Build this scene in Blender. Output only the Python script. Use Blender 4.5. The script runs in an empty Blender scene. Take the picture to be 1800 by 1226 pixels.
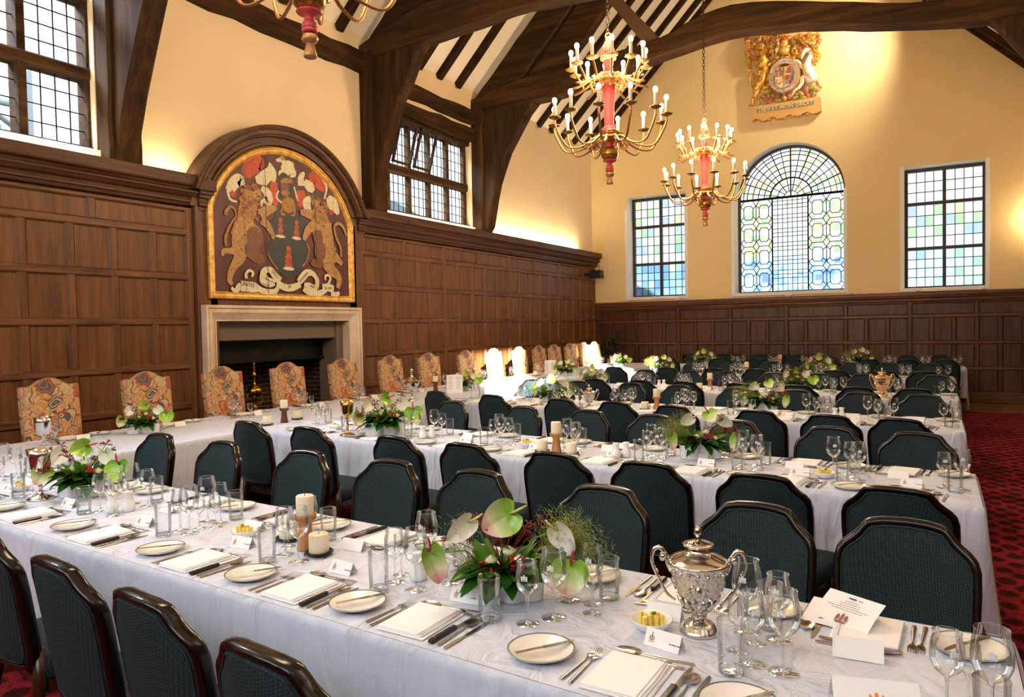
import bpy, math, random
from math import sin, cos, pi, radians, sqrt, atan2, hypot
from mathutils import Vector, Matrix, noise
RND = random.Random(11)
SC = bpy.context.scene
COL = SC.collection
# ---------------------------------------------------------------- helpers
class G:
    """collects geometry for one mesh"""
    def __init__(s):
        s.v = []; s.f = []; s.sm = []; s.mi = []; s.cur = 0
    def add(s, vs, fs, smooth=False, M=None):
        o = len(s.v)
        if M is not None: vs = [M @ Vector(p) for p in vs]
        s.v += [tuple(p) for p in vs]
        for f in fs:
            s.f.append(tuple(o+i for i in f)); s.sm.append(smooth); s.mi.append(s.cur)
        return s
    def mat(s, i): s.cur = i; return s
    def box(s, x0, x1, y0, y1, z0, z1, M=None):
        v = [(x,y,z) for x in (x0,x1) for y in (y0,y1) for z in (z0,z1)]
        return s.add(v, [(0,1,3,2),(4,6,7,5),(0,4,5,1),(2,3,7,6),(0,2,6,4),(1,5,7,3)], False, M)
    def bbox(s, x0, x1, y0, y1, z0, z1, b=.01, M=None):
        """box with chamfered edges"""
        vs=[]; idx={}
        X=(x0,x1); Y=(y0,y1); Z=(z0,z1)
        for i in (0,1):
            for j in (0,1):
                for k in (0,1):
                    sx=1-2*i; sy=1-2*j; sz=1-2*k
                    idx[(i,j,k,0)]=len(vs); vs.append((X[i],Y[j]+sy*b,Z[k]+sz*b))
                    idx[(i,j,k,1)]=len(vs); vs.append((X[i]+sx*b,Y[j],Z[k]+sz*b))
                    idx[(i,j,k,2)]=len(vs); vs.append((X[i]+sx*b,Y[j]+sy*b,Z[k]))
        fs=[]
        for i in (0,1):
            q=[idx[(i,0,0,0)],idx[(i,1,0,0)],idx[(i,1,1,0)],idx[(i,0,1,0)]]; fs.append(q if i else q[::-1])
            q=[idx[(0,i,0,1)],idx[(1,i,0,1)],idx[(1,i,1,1)],idx[(0,i,1,1)]]; fs.append(q[::-1] if i else q)
            q=[idx[(0,0,i,2)],idx[(1,0,i,2)],idx[(1,1,i,2)],idx[(0,1,i,2)]]; fs.append(q if i else q[::-1])
        for a in (0,1):
            for c in (0,1):
                fs.append([idx[(a,c,0,0)],idx[(a,c,1,0)],idx[(a,c,1,1)],idx[(a,c,0,1)]])
                fs.append([idx[(a,0,c,0)],idx[(a,1,c,0)],idx[(a,1,c,2)],idx[(a,0,c,2)]])
                fs.append([idx[(0,a,c,1)],idx[(1,a,c,1)],idx[(1,a,c,2)],idx[(0,a,c,2)]])
        for i in (0,1):
            for j in (0,1):
                for k in (0,1): fs.append([idx[(i,j,k,0)],idx[(i,j,k,1)],idx[(i,j,k,2)]])
        return s.add(vs, fs, False, M)
    def lathe(s, prof, n=24, M=None, ox=0, oy=0, oz=0, smooth=True, lobes=None, close=False):
        """prof: list of (r,z)"""
        vs=[]
        for (r,z) in prof:
            for i in range(n):
                a=2*pi*i/n; rr=r
                if lobes: rr=r*(1+lobes[1]*cos(lobes[0]*a))
                vs.append((ox+rr*cos(a), oy+rr*sin(a), oz+z))
        fs=[]
        for j in range(len(prof)-1):
            for i in range(n):
                k=(i+1)%n
                fs.append((j*n+i, j*n+k, (j+1)*n+k, (j+1)*n+i))
        if close:
            fs.append(tuple(range(n))[::-1]); fs.append(tuple(range((len(prof)-1)*n, len(prof)*n)))
        return s.add(vs, fs, smooth, M)
    def tube(s, pts, r, n=8, closed=False, caps=True, M=None, smooth=True, sq=None):
        """sweep a round (or flattened: sq=(a,b) factors) section along pts; r number or list"""
        P=[Vector(p) for p in pts]; m=len(P)
        if not isinstance(r,(list,tuple)): r=[r]*m
        T=[]
        for i in range(m):
            a=P[(i-1)%m] if (closed or i>0) else P[i]
            b=P[(i+1)%m] if (closed or i<m-1) else P[i]
            t=(b-a); T.append(t.normalized() if t.length>1e-9 else Vector((0,0,1)))
        up=Vector((0,0,1)) if abs(T[0].z)<.9 else Vector((0,1,0))
        u=(up-T[0]*up.dot(T[0])).normalized(); vs=[]
        for i in range(m):
            u=(u-T[i]*u.dot(T[i]))
            u=u.normalized() if u.length>1e-6 else Vector((1,0,0))
            w=T[i].cross(u)
            for k in range(n):
                a=2*pi*k/n
                ca,sa=cos(a),sin(a)
                if sq: ca*=sq[0]; sa*=sq[1]
                vs.append(P[i]+(u*ca+w*sa)*r[i])
        fs=[]
        for i in range(m if closed else m-1):
            j=(i+1)%m
            for k in range(n):
                l=(k+1)%n
                fs.append((i*n+k,i*n+l,j*n+l,j*n+k))
        if caps and not closed:
            fs.append(tuple(range(n))[::-1]); fs.append(tuple(range((m-1)*n,m*n)))
        return s.add(vs,fs,smooth,M)
    def prism(s, poly, d0, d1, fn, M=None, smooth=False):
        """poly 2D; fn(a,b,d)->3D"""
        n=len(poly)
        vs=[fn(a,b,d0) for a,b in poly]+[fn(a,b,d1) for a,b in poly]
        fs=[tuple(range(n))[::-1], tuple(range(n,2*n))]+[(i,(i+1)%n,n+(i+1)%n,n+i) for i in range(n)]
        return s.add(vs,fs,smooth,M)
    def ell(s, c, r, n=12, m=7, M=None, rot=None):
        vs=[];fs=[]
        R_=rot if rot is not None else Matrix.Identity(3)
        for j in range(m+1):
            ph=-pi/2+pi*j/m
            for i in range(n):
                a=2*pi*i/n
                p=R_@Vector((r[0]*cos(ph)*cos(a), r[1]*cos(ph)*sin(a), r[2]*sin(ph)))
                vs.append((c[0]+p.x,c[1]+p.y,c[2]+p.z))
        for j in range(m):
            for i in range(n):
                k=(i+1)%n
                fs.append((j*n+i,j*n+k,(j+1)*n+k,(j+1)*n+i))
        return s.add(vs,fs,True,M)
    def sheet(s, rows, smooth=True, M=None):
        m=len(rows[0]); vs=[p for r_ in rows for p in r_]; fs=[]
        for j in range(len(rows)-1):
            for i in range(m-1): fs.append((j*m+i,j*m+i+1,(j+1)*m+i+1,(j+1)*m+i))
        return s.add(vs,fs,smooth,M)
    def mesh(s, name, mats):
        me=bpy.data.meshes.new(name)
        me.from_pydata(s.v,[],s.f)
        me.polygons.foreach_set('use_smooth', s.sm)
        me.polygons.foreach_set('material_index', s.mi)
        for m in (mats if isinstance(mats,(list,tuple)) else [mats]): me.materials.append(m)
        me.update()
        return me
def obj(name, g, mats, parent=None, loc=None, rz=0):
    me=g.mesh(name,mats) if isinstance(g,G) else g
    o=bpy.data.objects.new(name,me); COL.objects.link(o)
    if parent: o.parent=parent
    if loc: o.location=loc
    if rz: o.rotation_euler=(0,0,rz)
    return o
def tag(o,label=None,cat=None,group=None,kind=None):
    if label: o['label']=label
    if cat: o['category']=cat
    if group: o['group']=group
    if kind: o['kind']=kind
    return o
def empty(name,label,cat,loc=(0,0,0),rz=0,group=None):
    o=bpy.data.objects.new(name,None); COL.objects.link(o); o.empty_display_size=.1
    o.location=loc; o.rotation_euler=(0,0,rz)
    return tag(o,label,cat,group)
def struct(name,g,mats,parent=None,label=None,cat=None):
    o=obj(name,g,mats,parent)
    if not parent: o['kind']='structure'
    return tag(o,label,cat)
def dup(root,loc,rz=None,label=None,group=None,scale=None):
    r=root.copy(); COL.objects.link(r); r.location=loc
    if rz is not None: r.rotation_euler=(0,0,rz)
    if scale: r.scale=(scale,)*3
    if label: r['label']=label
    if group: r['group']=group
    for ch in KIDS.get(root.name,()):
        c=ch.copy(); COL.objects.link(c); c.parent=r
        for g2 in KIDS.get(ch.name,()):
            d=g2.copy(); COL.objects.link(d); d.parent=c
    return r
KIDS={}
def regkids(root):
    KIDS[root.name]=[o for o in COL.objects if o.parent==root]
    for c in KIDS[root.name]:
        k=[o for o in COL.objects if o.parent==c]
        if k: KIDS[c.name]=k
USED=set()
def place(root,loc,rz=0,label=None,group=None,scale=None):
    """first call moves the prototype itself, later calls copy it"""
    if root.name not in USED:
        USED.add(root.name); root.location=loc; root.rotation_euler=(0,0,rz)
        if root.type=='EMPTY' or True: regkids(root)
        if label: root['label']=label
        if group: root['group']=group
        if scale: root.scale=(scale,)*3
        return root
    return dup(root,loc,rz,label,group,scale)
# ---------------------------------------------------------------- materials
def lin(h):
    if isinstance(h,str):
        c=[int(h[i:i+2],16)/255 for i in (0,2,4)]
        return tuple((x/12.92 if x<=.04045 else ((x+.055)/1.055)**2.4) for x in c)+(1,)
    return tuple(h)+(1,) if len(h)==3 else h
MATS={}
class NT:
    def __init__(s,name):
        s.m=bpy.data.materials.new(name); s.m.use_nodes=True; s.t=s.m.node_tree; s.t.nodes.clear()
        s.out=s.n('ShaderNodeOutputMaterial')
    def n(s,t,**k):
        x=s.t.nodes.new(t)
        for a,b in k.items(): setattr(x,a,b)
        return x
    def l(s,a,b): s.t.links.new(a,b)
    def val(s,sock,v):
        if hasattr(v,'is_linked') or isinstance(v,bpy.types.NodeSocket): s.l(v,sock)
        else: sock.default_value=v
    def bsdf(s,color=None,rough=.5,metal=0,spec=.5,**k):
        b=s.n('ShaderNodeBsdfPrincipled')
        if color is not None: s.val(b.inputs['Base Color'],color)
        s.val(b.inputs['Roughness'],rough); s.val(b.inputs['Metallic'],metal); s.val(b.inputs['Specular IOR Level'],spec)
        for a,v in k.items(): s.val(b.inputs[a],v)
        s.l(b.outputs[0],s.out.inputs[0]); s.b=b
        return b
    def coord(s,kind='Object',scale=(1,1,1),rot=(0,0,0)):
        c=s.n('ShaderNodeTexCoord'); m=s.n('ShaderNodeMapping')
        m.inputs['Scale'].default_value=scale; m.inputs['Rotation'].default_value=rot
        s.l(c.outputs[kind],m.inputs[0]); return m.outputs[0]
    def noise(s,vec,scale=5,detail=4,rough=.5,dist=0):
        x=s.n('ShaderNodeTexNoise'); x.inputs['Scale'].default_value=scale; x.inputs['Detail'].default_value=detail
        x.inputs['Roughness'].default_value=rough; x.inputs['Distortion'].default_value=dist
        s.l(vec,x.inputs['Vector']); return x.outputs['Fac']
    def ramp(s,fac,stops,interp='LINEAR'):
        r=s.n('ShaderNodeValToRGB'); r.color_ramp.interpolation=interp
        e=r.color_ramp.elements
        while len(e)<len(stops): e.new(.5)
        for i,(p,c) in enumerate(stops): e[i].position=p; e[i].color=lin(c)
        s.l(fac,r.inputs[0]); return r.outputs[0]
    def mix(s,f,a,b,mode='MIX'):
        m=s.n('ShaderNodeMix',data_type='RGBA',blend_type=mode)
        s.val(m.inputs[0],f); s.val(m.inputs[6],a); s.val(m.inputs[7],b); return m.outputs[2]
    def math(s,op,a,b=0,c=0):
        m=s.n('ShaderNodeMath',operation=op); s.val(m.inputs[0],a); s.val(m.inputs[1],b)
        if op in('MULTIPLY_ADD','SMOOTHSTEP'): s.val(m.inputs[2],c)
        return m.outputs[0]
    def bump(s,h,strength=.3,dist=.01):
        b=s.n('ShaderNodeBump'); b.inputs['Strength'].default_value=strength; b.inputs['Distance'].default_value=dist
        s.l(h,b.inputs['Height']); s.l(b.outputs[0],s.b.inputs['Normal'])
def simple(name,color,rough=.5,metal=0,spec=.5,**k):
    if name in MATS: return MATS[name]
    n=NT(name); n.bsdf(lin(color),rough,metal,spec,**k); MATS[name]=n.m; return n.m
def wood(name,c0,c1,c2,grain=(1,1,12),rough=.45,axis='z',island=0.0,bump=.15,sc=6,spec=.4,coat=0):
    n=NT(name)
    s={'z':(sc,sc,sc*.08),'y':(sc,sc*.08,sc),'x':(sc*.08,sc,sc)}[axis]
    v=n.coord('Object',s)
    if island:
        g=n.n('ShaderNodeNewGeometry'); cm=n.n('ShaderNodeVectorMath',operation='ADD'); mu=n.math('MULTIPLY',g.outputs['Random Per Island'],37.0)
        n.l(v,cm.inputs[0]); n.l(mu,cm.inputs[1]); v=cm.outputs[0]
    f=n.noise(v,2.2,6,.62,.35); f2=n.noise(v,9,3,.6)
    f3=n.math('ADD',n.math('MULTIPLY',f,.75),n.math('MULTIPLY',f2,.25))
    c=n.ramp(f3,[(.33,c0),(.5,c1),(.68,c2)])
    if island:
        c=n.mix(n.math('MULTIPLY',g.outputs['Random Per Island'],island),c,lin(c0),'MIX')
    n.bsdf(c,rough,0,spec)
    if coat: n.b.inputs['Coat Weight'].default_value=coat; n.b.inputs['Coat Roughness'].default_value=.15
    n.bump(f3,bump,.004); MATS[name]=n.m; return n.m
OAK=wood('oak_panel','4c2e19','6c4526','845731',island=.3,rough=.42,bump=.08,spec=.3)
OAKH=wood('oak_rail','3a2414','66422a','825636',axis='y',rough=.42,bump=.08,spec=.3)
OAKX=wood('oak_rail_x','3a2012','613820','7d4c2a',axis='x',rough=.38,bump=.1)
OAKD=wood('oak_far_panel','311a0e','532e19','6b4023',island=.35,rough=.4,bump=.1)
OAKC=wood('oak_cornice','331e0e','4f301a','664226',axis='y',rough=.42,bump=.06,spec=.25)
TIMB=wood('old_timber','20130a','3a2511','543819',rough=.8,bump=.6,sc=4,spec=.15)
TIMY=wood('old_timber_long','20130a','3a2511','543819',axis='y',rough=.8,bump=.6,sc=4,spec=.15)
TIMX=wood('old_timber_cross','20130a','3a2511','543819',axis='x',rough=.8,bump=.6,sc=4,spec=.15)
RAFT=wood('rafter_timber','1c1008','321d0d','452a14',rough=.8,bump=.4,sc=4,axis='x',spec=.15)
CHW=wood('chair_mahogany','0a0504','120906','20100a',rough=.22,bump=.0,spec=.35,coat=.15)
CHLEG=wood('chair_leg_wood','1c0d07','35180c','55270f',rough=.3,bump=.03,coat=.3)
LWOOD=wood('turned_beech','8a5a34','b07a4a','c8935f',rough=.5,bump=.1,sc=10)
DWOOD=wood('turned_walnut','3c2116','5a3422','74462e',rough=.45,bump=.1,sc=10)
def plaster(name,c,var=.06):
    n=NT(name); v=n.coord('Object'); f=n.noise(v,1.1,5,.6); f2=n.noise(v,30,3,.6)
    a=lin(c); b=tuple(x*(1-var*2.2) for x in a[:3])+(1,)
    n.bsdf(n.mix(f,a,b),.9,0,.15); n.bump(f2,.12,.004); MATS[name]=n.m; return n.m
PLAS=plaster('cream_plaster','f4dab0')
PLASF=plaster('yellow_cream_plaster','f5d8a0')
PLASR=plaster('roof_plaster','f8ead2',.04)
WHITEP=simple('white_window_reveal','f2efe8',.6)
STONE=None
n=NT('limestone'); v=n.coord('Object'); f=n.noise(v,3,6,.6); f2=n.noise(v,60,3,.6)
n.bsdf(n.ramp(f,[(.3,'c4ac90'),(.6,'dcc6aa'),(.8,'e6d6c0')]),.75,0,.25); n.bump(f2,.15,.003); STONE=n.m
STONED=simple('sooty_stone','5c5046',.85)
IRON=simple('fire_hood_iron','141812',.45,.6)
n=NT('old_brick'); v=n.coord('Object',(1,1,1),(0,radians(90),0)); b=n.n('ShaderNodeTexBrick')
b.inputs['Scale'].default_value=1; b.inputs['Brick Width'].default_value=.23; b.inputs['Row Height'].default_value=.062; b.inputs['Mortar Size'].default_value=.008
b.inputs['Color1'].default_value=lin('4a2c20'); b.inputs['Color2'].default_value=lin('2c1a14'); b.inputs['Mortar'].default_value=lin('6a5c4c')
cx=n.n('ShaderNodeTexCoord'); sp=n.n('ShaderNodeSeparateXYZ'); cb=n.n('ShaderNodeCombineXYZ'); n.l(cx.outputs['Object'],sp.inputs[0])
n.l(n.math('ADD',sp.outputs[0],sp.outputs[1]),cb.inputs[0]); n.l(sp.outputs[2],cb.inputs[1]); n.l(cb.outputs[0],b.inputs['Vector'])
n.bsdf(b.outputs['Color'],.9,0,.2); n.bump(b.outputs['Fac'],-.4,.006); BRICK=n.m
# carpet
n=NT('red_patterned_carpet')
cx=n.n('ShaderNodeTexCoord'); m0=n.n('ShaderNodeMapping'); m0.inputs['Scale'].default_value=(7.6,6.2,1); n.l(cx.outputs['Object'],m0.inputs[0])
mp=n.n('ShaderNodeMapping'); mp.inputs['Rotation'].default_value=(0,0,radians(45)); n.l(m0.outputs[0],mp.inputs[0])
wn=n.n('ShaderNodeTexNoise'); wn.inputs['Scale'].default_value=2.2; wn.inputs['Detail'].default_value=4; n.l(mp.outputs[0],wn.inputs['Vector'])
vm=n.n('ShaderNodeVectorMath',operation='MULTIPLY_ADD'); n.l(wn.outputs['Color'],vm.inputs[0]); vm.inputs[1].default_value=(.42,.42,0); n.l(mp.outputs[0],vm.inputs[2])
vo=n.n('ShaderNodeTexVoronoi',feature='F1'); vo.inputs['Scale'].default_value=1; vo.inputs['Randomness'].default_value=.25; n.l(vm.outputs[0],vo.inputs['Vector'])
c=n.ramp(vo.outputs['Distance'],[(.0,'5e262a'),(.12,'44201f'),(.34,'481e20'),(.43,'84262e'),(.52,'a83038'),(.7,'962a32')])
c2=n.ramp(n.noise(n.coord('Object'),42,3,.75,1.5),[(.40,'5a2428'),(.58,'ffffff')])
c=n.mix(.5,c,c2,'MULTIPLY')
n.bsdf(c,.95,0,.05); n.bump(n.noise(n.coord('Object'),260,2,.7),.4,.003); CARPET=n.m
OAKFLOOR=wood('oak_floorboards','5a3a1c','7a5228','96683a',axis='x',rough=.4)
# fabrics
n=NT('teal_chair_fabric'); cx=n.n('ShaderNodeTexCoord'); mp=n.n('ShaderNodeMapping'); mp.inputs['Scale'].default_value=(95,95,95); mp.inputs['Rotation'].default_value=(0,.785,.4)
n.l(cx.outputs['Object'],mp.inputs[0]); ck=n.n('ShaderNodeTexChecker'); ck.inputs['Scale'].default_value=1.9; n.l(mp.outputs[0],ck.inputs['Vector'])
n.bsdf(n.mix(ck.outputs['Fac'],lin('131e22'),lin('263a40')),.8,0,.25); n.bump(ck.outputs['Fac'],.35,.002)
TEAL=n.m
PIPING=simple('teal_piping','16272c',.7)
n=NT('tapestry_fabric')
v=n.coord('Object',(1,1,1)); w1=n.n('ShaderNodeTexNoise'); w1.inputs['Scale'].default_value=6; w1.inputs['Detail'].default_value=2; n.l(v,w1.inputs['Vector'])
ad=n.n('ShaderNodeVectorMath',operation='MULTIPLY_ADD'); n.l(w1.outputs['Color'],ad.inputs[0]); ad.inputs[1].default_value=(.2,.2,.2); n.l(v,ad.inputs[2])
vo=n.n('ShaderNodeTexVoronoi'); vo.inputs['Scale'].default_value=10; n.l(ad.outputs[0],vo.inputs['Vector'])
sp=n.n('ShaderNodeSeparateColor'); n.l(vo.outputs['Color'],sp.inputs[0])
base=n.ramp(sp.outputs[0],[(0,'ad5344'),(.16,'c48c50'),(.34,'bfa67e'),(.52,'b5664e'),(.66,'c4ae88'),(.78,'a39668'),(.88,'34465a')],'CONSTANT')
vr=n.n('ShaderNodeTexVoronoi',feature='DISTANCE_TO_EDGE'); vr.inputs['Scale'].default_value=10; n.l(ad.outputs[0],vr.inputs['Vector'])
rings=n.math('SINE',n.math('MULTIPLY',vo.outputs['Distance'],24.0))
c=n.mix(n.math('GREATER_THAN',rings,.35),base,n.ramp(sp.outputs[1],[(0,'c8b088'),(.3,'ad5344'),(.55,'cc8f48'),(.8,'c0a078')],'CONSTANT'))
c=n.mix(n.math('LESS_THAN',vr.outputs['Distance'],.035),c,n.ramp(sp.outputs[2],[(0,'93402f'),(.55,'d4bc90'),(.85,'28364a')],'CONSTANT'))
wv=n.noise(n.coord('Object'),400,2,.6); c=n.mix(n.math('MULTIPLY',wv,.5),c,lin('94785a'))
n.bsdf(c,.9,0,.15); n.bump(wv,.3,.002); TAPES=n.m
n=NT('white_damask_cloth'); v=n.coord('Object'); f=n.noise(v,2.2,4,.55,.6); f2=n.noise(v,380,2,.6)
n.bsdf(lin('cfd5e4'),.85,0,.25); f3=n.noise(n.coord('Object',(4.5,4.5,.9)),1.6,3,.5,1.2); h=n.math('ADD',n.math('ADD',n.math('MULTIPLY',f,.6),n.math('MULTIPLY',f2,.012)),n.math('MULTIPLY',f3,1.3)); n.bump(h,.55,.05)
n.b.inputs['Sheen Weight'].default_value=.1; CLOTH=n.m
NAPK=simple('white_linen','f4f3f2',.8,0,.2)
CARD=simple('white_card','f6f5f3',.6,0,.25)
INK=simple('grey_ink','6c6c78',.7)
INKB=simple('blue_ink','26309a',.7)
CRESTR=simple('crest_red','c87860',.7); CRESTB=simple('crest_blue','5c74a4',.7); CRESTO=simple('crest_orange','e08a3c',.6); CRESTBR=simple('crest_brown','8a5a4a',.6)
PORC=simple('cream_porcelain','f2ede0',.18,0,.5)
PORCW=simple('white_porcelain','f4f4f2',.16,0,.5)
GREYLINE=simple('plate_rim_line','5a6a66',.3)
SILVER=simple('polished_silver','dcd6cc',.14,1)
STEEL=simple('cutlery_steel','c4beb6',.2,1)
GOLDM=simple('gilt_metal','d9a653',.22,1)
BRASS=simple('polished_brass','b98a34',.2,1)
BRONZE=simple('aged_brass','8c6a34',.38,1)
n=NT('chased_silver'); v=n.coord('Object'); f=n.n('ShaderNodeTexVoronoi'); f.inputs['Scale'].default_value=90; n.l(v,f.inputs['Vector'])
n.bsdf(lin('dcd6cc'),.22,1); n.bump(f.outputs['Distance'],.8,.004); CHASED=n.m
BLACKH=simple('black_knife_handle','15151a',.3)
WAX=simple('cream_candle_wax','efe4c8',.5,0,.4,**{'Subsurface Weight':.15})
WICK=simple('candle_wick','2a2420',.9)
BUTTER=simple('butter','f0d468',.4)
BLKMET=simple('black_metal_tray','1a1814',.4,.4)
GILT=None; AGILT=simple('aged_gilt','b4854c',.4,.5)
n=NT('gilded_wood'); v=n.coord('Object'); f=n.noise(v,14,4,.6)
n.bsdf(n.ramp(f,[(.3,'c08430'),(.5,'e2ae50'),(.75,'f6d888')]),.4,.35,.6); n.bump(f,.3,.006); GILT=n.m
n=NT('relief_gold'); v=n.coord('Object'); f=n.noise(v,22,3,.6)
n.bsdf(n.ramp(f,[(.32,'b87a26'),(.5,'e2a840'),(.7,'f8d478')]),.35,.35,.6); n.bump(f,.4,.01); RGOLD=n.m
REDP=simple('red_painted_wood','c4423e',.4,0,.5)
GREYP=simple('grey_painted_wood','70706e',.5)
GOLDARM=simple('gilt_arm','a87440',.35,.8)
CANW=simple('white_candle_sleeve','e8d8bc',.5)
def glass(name,tint='fafcfc',edge='cdd6d6',boost=1.0):
    n=NT(name)
    lw=n.n('ShaderNodeLayerWeight'); lw.inputs['Blend'].default_value=.35
    tr=n.n('ShaderNodeBsdfTransparent'); gl=n.n('ShaderNodeBsdfGlossy'); gl.inputs['Roughness'].default_value=.02; gl.inputs['Color'].default_value=(1,1,1,1)
    c=n.ramp(lw.outputs['Facing'],[(0,tint),(.55,tint),(.97,edge)]); n.l(c,tr.inputs[0])
    fr=n.n('ShaderNodeFresnel'); fr.inputs['IOR'].default_value=1.5
    fa=n.math('MINIMUM',n.math('MULTIPLY',fr.outputs[0],1.15*boost),.75)
    mx=n.n('ShaderNodeMixShader'); n.l(fa,mx.inputs[0]); n.l(tr.outputs[0],mx.inputs[1]); n.l(gl.outputs[0],mx.inputs[2])
    n.l(mx.outputs[0],n.out.inputs[0]); MATS[name]=n.m; return n.m
GLASS=glass('clear_glass')
GLASSB=glass('thick_clear_glass','f6fafa','a4b0b2',1.5)
PANE=glass('window_pane','f6fafc','dfe6e8',.7)
def trans(name,c):
    n=NT(name); tr=n.n('ShaderNodeBsdfTransparent'); tr.inputs[0].default_value=lin(c)
    gl=n.n('ShaderNodeBsdfDiffuse'); gl.inputs[0].default_value=lin(c)
    mx=n.n('ShaderNodeMixShader'); mx.inputs[0].default_value=.18; n.l(tr.outputs[0],mx.inputs[1]); n.l(gl.outputs[0],mx.inputs[2]); n.l(mx.outputs[0],n.out.inputs[0]); return n.m
STAIN=[trans('leaded_clear_pane','e8f0ec'),trans('leaded_blue_pane','bed2ec'),trans('leaded_green_pane','c2ddb2'),trans('leaded_yellow_pane','efeab8'),trans('leaded_teal_pane','a4cdc6'),trans('leaded_rose_pane','f2d6c8'),trans('leaded_deep_blue_pane','98b2de')]
ETCH=simple('etched_crest','e8ecec',.8)
LEAD=simple('lead_came','14120f',.8,0,.1)
WFRAME=simple('dark_metal_window_frame','3c2e24',.5,.1)
def emis(name,c,st):
    n=NT(name); e=n.n('ShaderNodeEmission'); e.inputs[0].default_value=lin(c); e.inputs[1].default_value=st; n.l(e.outputs[0],n.out.inputs[0]); return n.m
BULB=emis('lit_candle_bulb','ffdca8',14)
# plants
def leafmat(name,a,b,rough=.4):
    n=NT(name); v=n.coord('Object'); f=n.noise(v,30,3,.6)
    n.bsdf(n.mix(f,lin(a),lin(b)),rough,0,.5); return n.m
LEAF=leafmat('glossy_dark_leaf','17400f','2f6a1c',.28)
LEAF2=leafmat('fresh_green_leaf','3a6a1c','7aa83a',.4)
STEM=simple('green_stem','6a8a34',.5)
DRED=leafmat('dark_red_flower','4a0c10','8a1c20',.6)
BERRY=simple('red_berry','b81a1c',.2)
ROSEM=leafmat('cream_green_rose','dfe4a8','eef0cc',.6)
GRASS=simple('feathery_grass','8a9440',.8)
def anth(name,a,b,c):
    n=NT(name); cx=n.n('ShaderNodeTexCoord'); sp=n.n('ShaderNodeSeparateXYZ'); n.l(cx.outputs['Object'],sp.inputs[0])
    f=n.noise(cx.outputs['Object'],12,3,.6)
    g=n.math('ADD',n.math('MULTIPLY_ADD',sp.outputs[2],7.0,.5),n.math('MULTIPLY_ADD',f,.5,-.25))
    n.bsdf(n.ramp(g,[(.02,a),(.3,b),(.62,c)]),.25,0,.5); return n.m
ANTH_G=anth('green_pink_anthurium','e69a98','e4e6b8','93c136')
ANTH_W=anth('white_anthurium','f0ead0','f2eee0','e6e8c8')
ANTH_L=anth('lime_anthurium','c8d88a','a8cc4a','7ab428')
SPADR=simple('red_spadix','b02a30',.4); SPADY=simple('cream_spadix','d8c87a',.5)
KL=dict(ch=172,up=6,spot=330,sc=22,sun=60,w=1.5,day=30,sky=850,ex=.25)
# ================================================================ SHELL
WX=-7.22; FY=16.2; RX=1.76; CX=-2.73
def PL(u,z,d=0): return (WX+d,u,z)      # left wall frame
def PF(u,z,d=0): return (u,FY-d,z)      # far wall frame
def PR(u,z,d=0): return (RX-d,u,z)
def quad(g,fn,u0,u1,z0,z1,d=0,flip=False):
    v=[fn(u0,z0,d),fn(u1,z0,d),fn(u1,z1,d),fn(u0,z1,d)]
    g.add(v,[(0,1,2,3)[::-1] if flip else (0,1,2,3)])
def wall(g,fn,u0,u1,z0,z1,holes,th=.3):
    us=sorted({u0,u1}|{h[0] for h in holes}|{h[1] for h in holes}); zs=sorted({z0,z1}|{h[2] for h in holes}|{h[3] for h in holes})
    for a,b in zip(us,us[1:]):
        for c,d in zip(zs,zs[1:]):
            if any(h[0]<=a and b<=h[1] and h[2]<=c and d<=h[3] for h in holes): continue
            quad(g,fn,a,b,c,d)
def reveal(g,fn,h,th=.28,w=.0):
    a,b,c,d=h
    P=[(a,c),(b,c),(b,d),(a,d)]
    for i in range(4):
        p,q=P[i],P[(i+1)%4]
        g.add([fn(*p,0),fn(*q,0),fn(*q,-th),fn(*p,-th)],[(0,1,2,3)])
# openings
W1=(1.6,4.17,3.43,5.62); W2=(8.20,10.93,3.40,4.97)
FP=(5.41,7.55,0,1.73)
WL=(-6.30,-4.90,2.24,4.59); WR=(-.55,.82,2.21,4.57); WA=(-3.81,-1.60,2.24,4.27); AR=1.105; AC=(-2.705,4.27)
g=G(); wall(g,PL,-3,16.2,0,5.9,[W1,W2,FP])
wl=struct('wall_left',g,PLAS)
g=G()
for h in (W1,W2): reveal(g,PL,h)
struct('window_reveal',g,PLAS,wl)
g=G()   # bright sills
for h in (W1,W2): g.box(WX-.28,WX+.05,h[0]+.02,h[1]+.02,h[2]-.09,h[2]+.0)
struct('window_sill',g,simple('cream_sill','f4ead0',.5),wl)
g=G()
arch_top=AC[1]+AR
wall(g,PF,-7.22,1.76,0,5.9,[WL,WR,(WA[0],WA[1],WA[2],arch_top)])
N=28
pts=[(AC[0]-AR*cos(pi*i/N),AC[1]+AR*sin(pi*i/N)) for i in range(N+1)]
for p,q in zip(pts,pts[1:]):
    g.add([PF(*p),PF(*q),PF(q[0],arch_top),PF(p[0],arch_top)],[(0,1,2,3)])
g.add([PF(-7.22,5.9),PF(1.76,5.9),PF(CX,10.35)],[(0,1,2)])
wf=struct('wall_far',g,PLASF)
g=G()
for h in (WL,WR): reveal(g,PF,h,.4)
path=[(WA[0],WA[2]),(WA[1],WA[2])]+pts[::-1]
for p,q in zip(path,path[1:]+path[:1]):
    g.add([PF(*p,0),PF(*q,0),PF(*q,-.4),PF(*p,-.4)],[(0,1,2,3)])
struct('window_reveal',g,WHITEP,wf)
g=G()
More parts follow.
